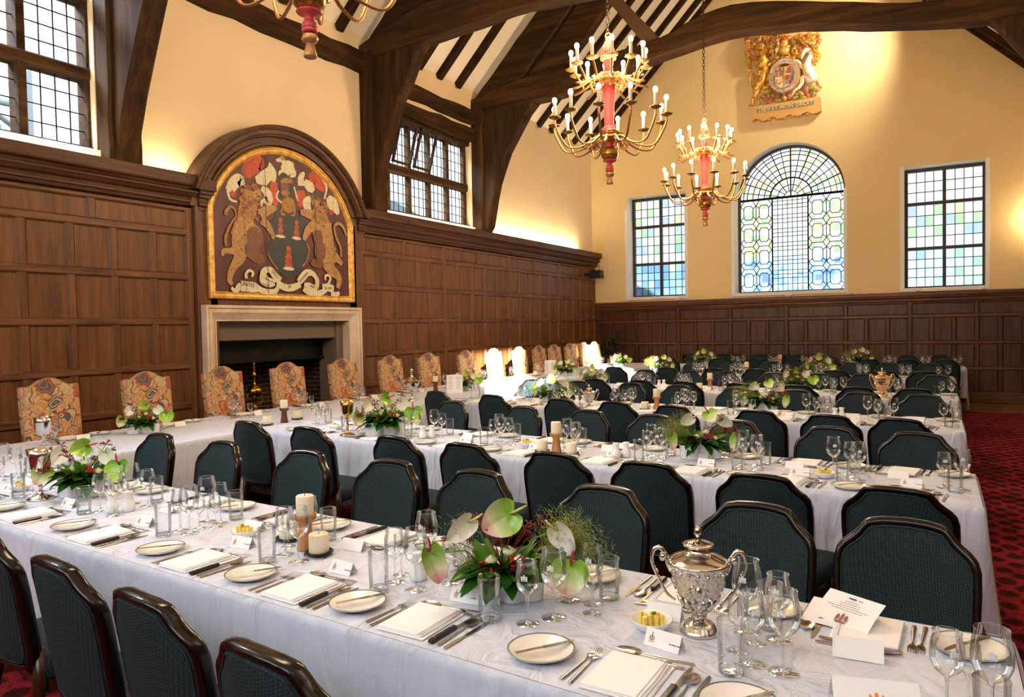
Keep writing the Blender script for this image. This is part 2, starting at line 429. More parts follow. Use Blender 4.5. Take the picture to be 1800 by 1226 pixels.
for a,b,z in ((WL[0]-.05,WL[1]+.03,WL[2]),(WA[0]-.06,WA[1]+.03,WA[2]),(WR[0]-.05,WR[1]+.03,WR[2])): 
    g.bbox(a,b,FY-.035,FY+.40,z-.075,z,.006)
    for q in ((a,a+.05),(b-.04,b)):
        if z<9: g.bbox(q[0]-.02,q[1]+.01,FY-.014,FY+.02,z-.06,(4.59 if z!=WA[2] else 4.3),.004)
struct('window_sill',g,WHITEP,wf)
# right wall with its clerestory windows (sun enters here)
RW=[(-1.62,.22,3.3,4.97),(2.45,3.9,3.3,4.97)]
g=G(); wall(g,PR,-3,16.2,0,5.9,RW)
wr=struct('wall_right',g,PLAS)
g=G()
for h in RW: reveal(g,PR,h)
struct('window_reveal',g,PLAS,wr)
# right wall low panelling + cornice simple
g=G(); g.box(RX-.12,RX,-3,16.2,0,3.0); struct('panelling',g,OAK,wr)
g=G(); g.add([(WX,-3,0),(RX,-3,0),(RX,-3,3.1),(WX,-3,3.1)],[(0,1,2,3)]); wb=struct('wall_back',g,OAK)
g=G()
for (a,b,c,d) in ((WX,RX,5.4,5.9),(WX,WX+.5,3.1,5.4),(RX-.5,RX,3.1,5.4),(-2.9,-2.5,3.1,5.4)): g.box(a,b,-3.05,-2.95,c,d)
g.add([(WX,-3,5.9),(RX,-3,5.9),(CX,-3,10.35)],[(0,1,2)])
struct('plaster_piers',g,PLAS,wb)
# ceiling : two pitched slopes (plaster), underside z = x+13.08
g=G()
e=.04
g.add([(WX-.1,-3,WX-.1+13.08),(WX-.1,16.25,WX-.1+13.08),(CX,16.25,CX+13.08),(CX,-3,CX+13.08),(RX+.1,16.25,7.62-RX-.1),(RX+.1,-3,7.62-RX-.1)],[(0,1,2,3),(3,2,4,5)])
cl=struct('ceiling',g,PLASR)
# floor
g=G(); g.add([(WX,-3,0),(RX,-3,0),(RX,14.55,0),(WX,14.55,0)],[(0,1,2,3)])
fl=struct('floor',g,CARPET)
g=G(); g.add([(WX,14.55,0.0),(RX,14.55,0.0),(RX,16.2,0.0),(WX,16.2,0.0)],[(0,1,2,3)])
struct('floorboards',g,OAKFLOOR,fl,'bare oak floorboards along the far wall')
# ---------------------------------------------------------------- panelling
def panelling(fn,u0,u1,bays,rows,name,par,mats,zbase=0,d0=.1,frieze_cols=2,cols=5,stile=.075,main=.075,top=2.98):
    """bays: list of (ua,ub); rows: list of (z0,z1) openings, last is frieze"""
    gp=G(); gr=G(); gs=G()
    zs=[zbase]+[z for r in rows for z in r]+[top]
    def B(g,a,b,c,d,dd,bv=.008):
        # oriented box through fn with chamfer on the front
        t=bv
        vs=[fn(a,c,0),fn(b,c,0),fn(b,d,0),fn(a,d,0),fn(a,c,dd-t),fn(b,c,dd-t),fn(b,d,dd-t),fn(a,d,dd-t),fn(a+t,c+t,dd),fn(b-t,c+t,dd),fn(b-t,d-t,dd),fn(a+t,d-t,dd)]
        fs=[(8,9,10,11)]+[(4+i,4+(i+1)%4,8+(i+1)%4,8+i) for i in range(4)]+[(i,(i+1)%4,4+(i+1)%4,4+i) for i in range(4)]
        g.add(vs,fs)
    # horizontal rails over whole run
    for i in range(0,len(zs),2):
        B(gr,u0,u1,zs[i],zs[i+1],d0-.002)
    for (ua,ub) in bays:
        for ri,(z0,z1) in enumerate(rows):
            k=frieze_cols if ri==len(rows)-1 else cols
            a=ua+main/2; b=ub-main/2
            w=(b-a-(k-1)*stile)/k
            for j in range(k):
                p=a+j*(w+stile); q=p+w
                if j: B(gs,p-stile,p,z0-.003,z1+.003,d0-.006)
                # panel: sunk field with moulded margin
                m=.014
                D=d0-.006
                o=[fn(p-.004,z0-.004,D),fn(q+.004,z0-.004,D),fn(q+.004,z1+.004,D),fn(p-.004,z1+.004,D)]
                i1=[fn(p+m,z0+m,D-.024),fn(q-m,z0+m,D-.024),fn(q-m,z1-m,D-.024),fn(p+m,z1-m,D-.024)]
                gp.add(o+i1,[(4,5,6,7)]+[(t,(t+1)%4,4+(t+1)%4,4+t) for t in range(4)])
    for u in sorted({u for b_ in bays for u in b_}): B(gs,u-main/2,u+main/2,zbase,top,d0+.004)
    struct(name,gp,mats[0],par); struct('panel_rail',gr,mats[1],par); struct('panel_stile',gs,mats[0],par)
ROWS=[(.33,.76),(.82,1.20),(1.265,1.69),(1.755,2.18),(2.25,2.67),(2.74,2.94)]
panelling(PL,-1.3,5.15,[(5.11-2.13*3,5.11-2.13*2),(5.11-2.13*2,5.11-2.13),(5.11-2.13,5.11)],ROWS,'panelling',wl,(OAK,OAKH))
panelling(PL,7.85,16.1,[(7.86,9.91),(9.91,12.06),(12.06,14.19),(14.19,16.08)],ROWS,'panelling',wl,(OAK,OAKH))
RF=[(.21,.63),(.68,1.12),(1.17,1.63),(1.69,1.91)]
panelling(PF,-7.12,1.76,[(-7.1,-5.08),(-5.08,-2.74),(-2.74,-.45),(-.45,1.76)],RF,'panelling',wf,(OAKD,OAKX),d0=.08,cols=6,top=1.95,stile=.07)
# wood panel board behind painting/fireplace (chimney breast)
g=G(); g.mat(0)
hx=.17
g.bbox(WX,WX+.16,5.15,5.41,0,3.06,.01); g.bbox(WX,WX+.16,7.55,7.86,0,3.06,.01); g.bbox(WX,WX+.16,5.3,7.7,1.73,3.06,.01)
# arched part above
R2=1.40; cz=2.66; cy=6.445
a0=math.asin((3.0-cz)/R2)
poly=[(cy+R2*cos(t),cz+R2*sin(t)) for t in [a0+(pi-2*a0)*i/36 for i in range(37)]]
g.prism(poly,0,.158,lambda a,b,d:(WX+d,a,b))
struct('chimney_breast',g,OAK,wl)
# ---------------------------------------------------------------- cornices
def extr(g,prof,u0,u1,fn):
    """prof list of (d,z) ; extrude along u"""
    n=len(prof)
    vs=[fn(u0,z,d) for d,z in prof]+[fn(u1,z,d) for d,z in prof]
    fs=[(i,i+1,n+i+1,n+i) for i in range(n-1)]+[tuple(range(n)),tuple(range(n,2*n))[::-1]]
    g.add(vs,fs)
CORN=[(.0,3.0),(.115,3.0),(.125,3.03),(.15,3.035),(.15,3.055),(.13,3.06),(.135,3.085),(.175,3.10),(.20,3.13),(.21,3.135),(.21,3.15),(.185,3.155),(.205,3.185),(.245,3.20),(.25,3.215),(.25,3.315),(.235,3.325),(.0,3.325)]
g=G()
extr(g,CORN,-2,5.16,PL); extr(g,CORN,7.9,16.2,PL)
struct('cornice',g,OAKC,wl)
CF=[(.0,1.93),(.085,1.93),(.10,1.96),(.12,1.965),(.12,1.99),(.145,2.02),(.15,2.05),(.17,2.06),(.17,2.11),(.16,2.125),(0,2.125)]
g=G(); extr(g,CF,-7.1,1.76,PF); struct('cornice',g,OAKX,wf)
# small capital blocks where the cornice breaks round the chimney breast
g=G()
for (a,b) in ((5.16,5.36),(7.72,7.92)):
    for (z0,z1,d) in ((2.95,3.0,.17),(3.0,3.04,.2),(3.04,3.09,.185),(3.09,3.13,.215),(3.13,3.17,.23),(3.17,3.3,.26)):
        g.bbox(WX,WX+d,a+ (.26-d)*.3,b-(.26-d)*.3,z0,z1,.006)
struct('cornice_block',g,OAKC,wl)
# arched hood moulding: concentric stepped profile
g=G()
prof=[(1.235,.165),(1.245,.20),(1.275,.205),(1.28,.18),(1.335,.185),(1.345,.225),(1.365,.24),(1.375,.255),(1.415,.26),(1.42,.285),(1.445,.30),(1.47,.30),(1.475,.28),(1.475,.0)]
K=44; rows=[]
for i in range(K+1):
    rr=[]
    for (r_,d_) in prof:
        aa=math.asin(min(.99,(3.17-cz)/r_)); t=aa+(pi-2*aa)*i/K
        rr.append((WX+d_,cy+r_*cos(t),cz+r_*sin(t)))
    rows.append(rr)
g.sheet(rows,smooth=False)
g.add(rows[0],[tuple(range(len(prof)))]); g.add(rows[-1],[tuple(range(len(prof)))[::-1]])
tag(obj('arched_hood_moulding',g,OAKC),'dark oak arched hood moulding curving over the painted coat of arms','moulding')
# ---------------------------------------------------------------- windows
def leaded(name,n,fn,lights,depth,glassm=PANE,barw=.008,cols=4,rowh=.2,label=None):
    """lights: list of (u0,u1,z0,z1)"""
    r=struct(name,G(),WFRAME) if False else bpy.data.objects.new(name,None)
    COL.objects.link(r); r['kind']='structure'
    gg=G(); gl=G(); 
    for (a,b,c,d) in lights:
        quad(gg,fn,a,b,c,d,-depth)
        rows=max(1,round((d-c)/rowh))
        for i in range(1,rows):
            z=c+(d-c)*i/rows; gl.add([fn(a,z-barw/2,-depth+.006),fn(b,z-barw/2,-depth+.006),fn(b,z+barw/2,-depth+.006),fn(a,z+barw/2,-depth+.006),fn(a,z-barw/2,-depth-.006),fn(b,z-barw/2,-depth-.006),fn(b,z+barw/2,-depth-.006),fn(a,z+barw/2,-depth-.006)],[(0,1,2,3),(4,7,6,5),(0,4,5,1),(3,2,6,7)])
        for i in range(1,cols):
            u=a+(b-a)*i/cols; gl.add([fn(u-barw/2,c,-depth+.006),fn(u+barw/2,c,-depth+.006),fn(u+barw/2,d,-depth+.006),fn(u-barw/2,d,-depth+.006),fn(u-barw/2,c,-depth-.006),fn(u+barw/2,c,-depth-.006),fn(u+barw/2,d,-depth-.006),fn(u-barw/2,d,-depth-.006)],[(0,1,2,3),(4,7,6,5),(0,4,7,3),(1,2,6,5)])
    obj('glass',gg,glassm,r); obj('lead_cames',gl,LEAD,r)
    return r
def fbar(g,fn,a,b,c,d,near,far,bv=.008):
    t=bv
    vs=[fn(a,c,far),fn(b,c,far),fn(b,d,far),fn(a,d,far),fn(a,c,near-t),fn(b,c,near-t),fn(b,d,near-t),fn(a,d,near-t),fn(a+t,c+t,near),fn(b-t,c+t,near),fn(b-t,d-t,near),fn(a+t,d-t,near)]
    g.add(vs,[(8,9,10,11)]+[(4+i,4+(i+1)%4,8+(i+1)%4,8+i) for i in range(4)]+[(i,(i+1)%4,4+(i+1)%4,4+i) for i in range(4)]+[(3,2,1,0)])
# window 1 (left, near)
lights=[]; g=G()
us=[1.6+.05+i*.633 for i in range(5)]
mw=.075
for i in range(4):
    a=us[i]+(mw/2 if i else 0)+.02; b=us[i+1]-mw/2-.0
    lights+= [(a,b,3.46,4.15),(a,b,4.25,4.9),(a,b,5.0,5.58)]
w=leaded('window_1',1,PL,lights,.16,cols=4,rowh=.165)
for i in range(1,5): fbar(g,PL,us[i]-mw/2,us[i]+mw/2,3.43,5.62,-.08,-.26)
fbar(g,PL,1.6,4.17,4.14,4.25,-.05,-.26,.02); fbar(g,PL,1.6,4.17,4.9,5.0,-.06,-.26,.02); fbar(g,PL,1.6,4.17,3.43,3.47,-.05,-.26); fbar(g,PL,1.6,4.17,5.57,5.62,-.05,-.26)
obj('window_frame',g,TIMY,w)
# window 2 (left, between trusses): 5 lights, transom, two opening casements with stays
lights=[]; g=G(); u0,u1=8.24,10.88; pit=(u1-u0)/5
for i in range(5):
    a=u0+i*pit+.03; b=u0+(i+1)*pit-.03
    lights+=[(a,b,3.45,4.05),(a,b,4.2,4.86)]
w=leaded('window_2',2,PL,lights,.14,cols=4,rowh=.15)
for i in range(6): fbar(g,PL,u0+i*pit-.034,u0+i*pit+.034,3.4,4.97,-.10,-.19,.01)
fbar(g,PL,8.2,10.93,4.05,4.18,-.07,-.2,.02); fbar(g,PL,8.2,10.93,4.86,4.97,-.02,-.26,.02); fbar(g,PL,8.2,10.93,3.4,3.45,-.05,-.26)
obj('window_frame',g,TIMY,w)
for i in (1,2):
    a=u0+i*pit+.04; g=G()
    # tilted casement open inwards at its head
    M=Matrix.Translation((WX-.07,0,4.2))@Matrix.Rotation(radians(16),4,'Y')
    y0,y1=a,a+pit-.08
    for q in ((y0,y0+.04),(y1-.04,y1)): g.bbox(-.02,.02,q[0],q[1],0,.64,.005,M)
    g.bbox(-.02,.02,y0,y1,.6,.64,.005,M); g.bbox(-.02,.02,y0,y1,0,.04,.005,M)
    cf=obj('open_casement',g,TIMB,w)
    g=G(); g.add([(0,y0,0.04),(0,y1,.04),(0,y1,.6),(0,y0,.6)],[(0,1,2,3)],False,M)
    obj('glass',g,PANE,cf)
# far wall windows
def stained(name,h,tint_low):
    a,b,c,d=h; D=.36; fr=.06
    r=bpy.data.objects.new(name,None); COL.objects.link(r); r['kind']='structure'
    g=G(); um=(a+b)/2
    hz=(d-c)/3
    for (p,q) in ((a,a+fr),(b-fr,b),(um-.03,um+.03)): fbar(g,PF,p,q,c,d,-D+.05,-D-.04)
    for z0,z1 in ((c,c+.04),(d-.06,d),(c+hz-.03,c+hz+.03),(c+2*hz+.07,c+2*hz+.13)): fbar(g,PF,a,b,z0,z1,-D+.055,-D-.04)
    obj('window_frame',g,WFRAME,r)
    gq=G(); gl=G(); rr=random.Random(hash(name)%1000 if False else len(name)+int(a*10))
    for (p,q) in ((a+fr,um-.03),(um+.03,b-fr)):
        for (z0,z1,n_) in ((c+.04,c+hz-.03,4),(c+hz+.03,c+2*hz+.07,4),(c+2*hz+.13,d-.06,3)):
            for i in range(4):
                for j in range(n_):
                    x0=p+(q-p)*i/4; x1=p+(q-p)*(i+1)/4; y0=z0+(z1-z0)*j/n_; y1=z0+(z1-z0)*(j+1)/n_
                    low=(y0<c+hz)
                    u=rr.random()
                    if low and tint_low: k=1 if u<.35 else 6 if u<.55 else 4 if u<.75 else 2 if u<.85 else 3 if u<.9 else 0
                    elif not tint_low: k=0 if u<.72 or y0>c+1.6 else 1 if u<.84 else 2 if u<.94 else 3
                    else: k=0 if u<.6 else 1 if u<.76 else 2 if u<.88 else 3 if u<.95 else 4
                    gq.mat(k); quad(gq,PF,x0,x1,y0,y1,-D)
            for i in range(1,4):
                x=p+(q-p)*i/4; fbar(gl,PF,x-.007,x+.007,z0,z1,-D+.008,-D-.008,.001)
            for j in range(1,n_):
                z=z0+(z1-z0)*j/n_; fbar(gl,PF,p,q,z-.007,z+.007,-D+.008,-D-.008,.001)
    obj('glass',gq,STAIN,r); obj('lead_cames',gl,LEAD,r)
    return r
stained('window_3',WL,True)
stained('window_5',WR,False)
# arched window
r=bpy.data.objects.new('window_4',None); COL.objects.link(r); r['kind']='structure'
a,b,c,d=WA; D=.36; g=G(); cx,cz2=AC
def barseg(g,p,q,w,dd=.02):
    v=Vector((q[0]-p[0],q[1]-p[1])); n_=Vector((-v.y,v.x)).normalized()*w/2
    vs=[PF(p[0]+n_.x,p[1]+n_.y,-D+dd),PF(q[0]+n_.x,q[1]+n_.y,-D+dd),PF(q[0]-n_.x,q[1]-n_.y,-D+dd),PF(p[0]-n_.x,p[1]-n_.y,-D+dd)]
    vs+=[(x,y+2*dd,z) for x,y,z in vs]
    g.add(vs,[(0,1,2,3),(4,7,6,5),(0,4,5,1),(2,6,7,3),(1,5,6,2),(3,7,4,0)])
for (p,q) in ((a,a+.05),(b-.05,b)): fbar(g,PF,p,q,c,d+.02,-D+.05,-D-.04)
fbar(g,PF,a,b,c,c+.035,-D+.05,-D-.04)
def arcbar(g,r0,r1,n=36,near=.05,t0=0,t1=pi):
    P=[]
    for i in range(n+1):
        t=t0+(t1-t0)*i/n
        P.append([PF(cx+r_*cos(t),cz2+r_*sin(t),dd) for r_,dd in ((r0,-D-.03),(r0,-D+near),(r1,-D+near),(r1,-D-.03))])
    g.sheet(P,False)
arcbar(g,AR-.05,AR)
obj('window_frame',g,WFRAME,r)
g=G()
fbar(g,PF,a,b,d+.0,d+.045,-D+.03,-D-.02)
for x in (a+.72,a+1.45): fbar(g,PF,x-.012,x+.012,c,d,-D+.02,-D-.02,.002)
arcbar(g,.42,.445,24,.02)
for i in range(1,8):
    t=pi*i/8
    if i==4: barseg(g,(cx,cz2),(cx,cz2+AR-.04),.022)
    else: barseg(g,(cx+.44*cos(t),cz2+.44*sin(t)),(cx+(AR-.04)*cos(t),cz2+(AR-.04)*sin(t)),.018)
obj('glazing_bar',g,LEAD,r)
g=G()
for r_ in (.15,.28,.56,.68,.8,.92,1.0): arcbar(g,r_-.006,r_+.006,30,.006)
for i in range(1,32):
    if i%4: 
        t=pi*i/32
        if i%2==0: barseg(g,(cx+.15*cos(t),cz2+.15*sin(t)),(cx+1.06*cos(t),cz2+1.06*sin(t)),.015,.008)
# centre grid
x0,x1=a+.732,a+1.438
for i in range(1,7): fbar(g,PF,x0+(x1-x0)*i/7-.006,x0+(x1-x0)*i/7+.006,c+.03,d,-D+.006,-D-.006,.001)
zz=d-.05
while zz>c+.1:
    fbar(g,PF,x0,x1,zz-.006,zz+.006,-D+.006,-D-.006,.001); zz-=.085 if int(zz*100)%3 else .13
# octagon pattern in the side lights
def oct_(xa,xb):
    nx=2; sz=(xb-xa)/nx; nz=int((d-c-.05)/(sz*1.25)); szz=(d-c-.04)/nz
    for i in range(nx+1):
        for j in range(nz+1):
            px=xa+i*sz; pz=c+.035+j*szz; k=sz*.2; kz=szz*.2
            dm=[(px-k,pz),(px,pz+kz),(px+k,pz),(px,pz-kz)]
            for p,q in zip(dm,dm[1:]+dm[:1]):
                if xa-.001<=p[0]<=xb+.001 and xa-.001<=q[0]<=xb+.001 and c<p[1]<d and c<q[1]<d: barseg(g,p,q,.015,.008)
            if i<nx and j<=nz:
                barseg(g,(px+k,pz),(px+sz-k,pz),.015,.008) if 0<j<nz else None
            if j<nz:
                barseg(g,(px,pz+kz),(px,pz+szz-kz),.015,.008) if 0<i<nx else None
                if i<nx:
                    A=[(px+sz*.3,pz+szz*.2),(px+sz*.7,pz+szz*.2),(px+sz*.8,pz+szz*.32),(px+sz*.8,pz+szz*.68),(px+sz*.7,pz+szz*.8),(px+sz*.3,pz+szz*.8),(px+sz*.2,pz+szz*.68),(px+sz*.2,pz+szz*.32)]
                    for p,q in zip(A,A[1:]+A[:1]): barseg(g,p,q,.015,.008)
                    for p,q in (((px+sz*.2,pz+szz*.32),(px,pz+szz*.2)),((px+sz*.8,pz+szz*.32),(px+sz,pz+szz*.2)),((px+sz*.2,pz+szz*.68),(px,pz+szz*.8)),((px+sz*.8,pz+szz*.68),(px+sz,pz+szz*.8))): barseg(g,p,q,.015,.008)
                    for s_ in (.2,.8): pass
oct_(a+.05,a+.708); oct_(a+1.462,b-.05)
obj('lead_cames',g,LEAD,r)
g=G(); rr=random.Random(5)
quads=[(a,c,b,d+.04)]
nx,nz=18,18
for i in range(nx):
    for j in range(nz):
        x0=a+(b-a)*i/nx; x1=a+(b-a)*(i+1)/nx; z0=c+(d+.04-c)*j/nz; z1=c+(d+.04-c)*(j+1)/nz
        u=rr.random(); side=i<6 or i>11
        k=0
        if side and u<.28: k=3 if j>5 else 1
        elif side and u<.4: k=2 if j>5 else 6
        elif j<5 and u<.5: k=1
        elif u<.07: k=5
        g.mat(k); quad(g,PF,x0,x1,z0,z1,-D)
for ri,(r0,r1) in enumerate(((0,.15),(.15,.28),(.28,.44),(.44,.56),(.56,.68),(.68,.8),(.8,.92),(.92,AR))):
    for i in range(32):
        t0=pi*i/32; t1=pi*(i+1)/32; u=rr.random()
        k=3 if u<.12 else 2 if u<.2 else 5 if u<.28 else 0
        g.mat(k); g.add([PF(cx+r_*cos(t),cz2+.0+r_*sin(t),-D) for r_,t in ((r0,t0),(r1,t0),(r1,t1),(r0,t1))],[(0,1,2,3)])
obj('glass',g,STAIN,r)
# neighbouring roofs outside, seen as pale blue shapes through the lower panes
g=G(); g.box(-16,9,31,36,-2,3.1); g.prism([(31,3.1),(33.5,4.5),(36,3.1)],-16.5,9.5,lambda p,q,d:(d,p,q))
tag(obj('neighbouring_building',g,simple('blue_slate','4c5e78',.8)),'pale blue-grey building seen through the lower panes of the far windows','building')
g=G(); g.box(-9,5.3,-7.6,-7,-1,8.6)  # unseen slab added to keep the sun out of the back openings
struct('wall_sun_blocker',g,simple('sun_blocker_render','b8a890',.9))
g=G(); g.box(-14.5,-12,-1,16,-1,4.3); g.prism([(-15.5,4.3),(-13.2,5.2),(-11.5,4.3)],-1,16,lambda p,q,d:(p,d,q))
for y_ in (1.5,3.2,5.5): g.box(-11.4,-11.3,y_,y_+.12,-1,6.5)
g.tube([(-11.35,1.5,4.9),(-11.35,5.6,4.9)],.05,6); g.tube([(-11.35,3.3,5.9),(-11.35,5.5,4.5)],.04,6)
tag(obj('scaffolded_building',g,simple('grey_render','5c676f',.8)),'pale building with scaffold poles outside the left-hand leaded windows','building')
# ================================================================ TIMBER ROOF
def rough_poly(pts,seg=.25,amp=.012,seed=1):
    rr=random.Random(seed); out=[]
    n=len(pts)
    for i in range(n):
        p,q=pts[i],pts[(i+1)%n]; L=hypot(q[0]-p[0],q[1]-p[1]); k=max(1,int(L/seg))
        for j in range(k):
            t=j/k; out.append((p[0]+(q[0]-p[0])*t+(rr.uniform(-amp,amp) if j else 0),p[1]+(q[1]-p[1])*t+(rr.uniform(-amp,amp) if j else 0)))
    return out
def slab(poly,y0,y1,bev=.025,seed=1):
    """vertical slab in the x-z plane between y0 and y1 with chamfered arrises"""
    g=G(); P=rough_poly(poly,seed=seed); n=len(P)
    c=[0,0]
    A=sum(P[i][0]*P[(i+1)%n][1]-P[(i+1)%n][0]*P[i][1] for i in range(n))
    s=1 if A>0 else -1
    ins=[]
    for i in range(n):
        p0=Vector(P[i-1]);p1=Vector(P[i]);p2=Vector(P[(i+1)%n])
        t=((p1-p0).normalized()+(p2-p1).normalized())
        t=t.normalized() if t.length>1e-6 else Vector((1,0))
        nrm=Vector((-t.y,t.x))*s
        ins.append((p1.x+nrm.x*bev,p1.y+nrm.y*bev))
    rings=[[(x,y0,z) for x,z in ins],[(x,y0+bev,z) for x,z in P],[(x,y1-bev,z) for x,z in P],[(x,y1,z) for x,z in ins]]
    vs=[p for r in rings for p in r]; fs=[]
    for k in range(3):
        for i in range(n):
            j=(i+1)%n; fs.append((k*n+i,k*n+j,(k+1)*n+j,(k+1)*n+i))
    fs.append(tuple(range(n))[::-1]); fs.append(tuple(range(3*n,4*n)))
    g.add(vs,fs); return g
def mir(P): return [(2*CX-x,z) for x,z in P]
def zroof(x): return x+12.98 if x<CX else 2*CX-x+12.98
def truss(y0,y1,label,brace,tielow,tieup,post_z=5.62,seed=1,rbrace=None):
    t=empty('roof_truss',label,'roof truss',(0,0,0))
    # wall posts
    for sgn in (0,1):
        P=[(-7.3,3.2),(-6.93 if False else -7.0,3.2),(-6.98,5.62),(-7.3,5.62)]
        if sgn: P=mir(P)
        obj('wall_post',slab(P,y0-.02,y1+.02,seed=seed+sgn),TIMB,t)
        B=[(-7.02,3.24)]+brace+[(brace[-1][0]-.25,brace[-1][1]+.22),(-7.0,5.62)]
        if sgn: B=mir(B)
        obj('arched_brace',slab(B,y0+.03,y1-.03,seed=seed+3+sgn),TIMB,t)
    obj('tie_beam',slab(tielow+tieup[::-1],y0-.01,y1+.01,seed=seed+5),TIMX,t)
    for sgn in (0,1):
        # principal rafter under the common rafters, and a second deep strut below it
        P=[(-7.25,5.62),(-6.45,5.82),(CX-.05,9.52),(CX-.05,10.15),(-7.25,5.72)]
        P=[(-7.2,5.55),(-6.35,5.72),(-3.0,9.17),(-3.0,9.75),(-7.2,5.68)]
        if sgn: P=mir(P)
        obj('principal_rafter',slab(P,y0+.02,y1-.02,seed=seed+7+sgn),TIMX,t)
        Q=[(-6.16,5.85),(-5.45,5.82),(-3.2,8.3),(-3.2,8.95)]
        if sgn: Q=mir(Q)
        obj('queen_strut',slab(Q,y0+.05,y1-.05,seed=seed+9+sgn),TIMX,t)
    return t
br2=[(-6.93,3.95),(-6.72,4.47),(-6.57,4.83),(-6.42,5.05),(-6.22,5.42),(-6.10,5.56)]
br3=[(-6.90,3.4),(-6.73,4.16),(-6.51,4.68),(-6.28,5.02),(-6.12,5.25),(-5.98,5.45)]
lo2=[(-7.25,5.5),(-6.21,5.56),(-5.53,5.6),(-4.5,5.66),(-3.9,5.61),(-3.4,5.57),(-2.4,5.55),(-1.6,5.6),(-.9,5.6),(0,5.6),(.8,5.55),(1.8,5.5)]
up2=[(-7.25,5.72),(-6.63,5.91),(-6.04,6.06),(-5.2,6.1),(-4.5,6.14),(-3.6,6.1),(-2.4,6.05),(-1.6,6.1),(-.9,6.1),(0,6.08),(.8,5.98),(1.8,5.72)]
lo3=[(-7.25,5.42),(-6.10,5.46),(-5.32,5.49),(-4.70,5.58),(-4.00,5.70),(-3.40,5.79),(-2.99,5.85),(-2.68,5.87),(-2.38,5.86),(-1.66,5.77),(-1.12,5.66),(-.6,5.54),(-.12,5.45),(.34,5.37),(.64,5.34),(1.8,5.3)]
up3=[(-7.25,5.7),(-6.22,5.90),(-5.53,5.88),(-4.65,5.96),(-4.1,6.0),(-3.69,6.05),(-3.51,6.09),(-3.28,6.18),(-3.02,6.25),(-2.81,6.28),(-2.61,6.29),(-2.32,6.26),(-1.6,6.1),(-.97,5.94),(-.63,5.84),(-.29,5.76),(.2,5.70),(.9,5.72),(1.8,5.68)]
t1=truss(4.20,4.50,'dark oak roof truss nearest the camera, its post beside the near left window','x' and [(-6.91,3.63),(-6.80,3.95),(-6.67,4.26),(-6.54,4.56),(-6.43,4.81),(-6.25,5.2),(-6.05,5.5)],lo2,up2,seed=2)
t2=truss(8.05,8.33,'dark oak roof truss rising just right of the painted coat of arms',br2,lo2,up2,seed=22)
t3=truss(10.97,11.25,'dark oak roof truss with wavy cambered tie beam crossing in front of the gilded carving',br3,lo3,up3,seed=42)
obj('raking_strut',slab([(-4.57,6.83),(-4.40,6.90),(-3.72,6.05),(-3.93,5.98)],11.0,11.1,.01,seed=50),simple('pale_strut_oak','5a3f22',.7),t3)
obj('king_strut',slab([(-.12,5.7),(.12,5.66),(.14,7.3),(-.14,7.3)],11.0,11.15,.01,seed=51),simple('pale_strut_oak','5a3f22',.7),t3)
# wall plates / lintels on the left wall
def plate(y0,y1,za,zb,d,label,seed):
    P=rough_poly([(y0,za),(y1,za),(y1,zb),(y0,zb)],.35,.022,seed); g=G()
    g.prism(P,0,d,lambda p,q,dd:(WX+dd,p,q)); tag(obj('wall_plate',g,TIMY),label,'beam')
plate(4.4,8.1,5.31,5.60,.10,'rough dark timber wall plate above the painted coat of arms',3)
plate(8.2,11.0,5.24,5.47,.08,'rough dark timber wall plate above the five-light window',4)
plate(8.2,11.0,4.93,5.16,.07,'dark timber lintel directly over the five-light window',5)
# rafters, each one its own thing
def rafter(y,w=.12,right=False,z0=0,label='',grp=None,x0=-7.2):
    g=G(); d=.13
    pts=[(x0,x0+12.96),(x0,x0+12.96+.13),(CX+.0,CX+13.1),(CX,CX+12.96)]
    pts=[(x0+.02,x0+13.0-.03),(x0-.03,x0+13.08),(CX,CX+13.09),(CX,CX+12.95)]
    if right: pts=mir(pts)
    g.prism(rough_poly(pts,.6,.006,int(y*100)),y-w/2,y+w/2,lambda a,b,dd:(a,dd,b))
    tag(obj('rafter',g,RAFT),label,'rafter',grp)
ords=['first','second','third','fourth','fifth','sixth','seventh','eighth','ninth']
for k,y in enumerate((4.95,5.5,6.05,6.6,7.12,7.62)): rafter(y,label='dark %s rafter above the painted coat of arms, counted from the near truss'%ords[k],grp='left slope rafters over the fireplace bay')
for k,y in enumerate((8.85,9.42,9.98,10.52)): rafter(y,label='dark %s rafter above the five-light window, counted from the near side'%ords[k],grp='left slope rafters over the window bay')
for k,y in enumerate((11.75,12.35,12.93,13.5,14.05,14.62,15.2,15.75)): rafter(y,label='dark %s rafter of the far bay, counted from the truss to the end wall'%ords[k],grp='left slope rafters in the far bay')
rafter(16.14,.1,label='dark rafter lying against the left half of the end wall')
for k,y in enumerate((14.0,14.62,15.2,15.75)): rafter(y,right=True,label='dark %s rafter of the right-hand roof slope in the far bay'%ords[k],grp='right slope rafters')
rafter(16.14,.1,right=True,label='dark rafter lying against the right half of the end wall')
# ================================================================ FIREPLACE
t=empty('fireplace','pale limestone fireplace with a dark iron hood and brick back below the coat of arms','fireplace',(WX,6.43,0))
Y=6.43
def stonef(g,a,b,c,d,x0,x1,bv=.012): g.bbox(x0,x1,a,b,c,d,bv)
g=G()
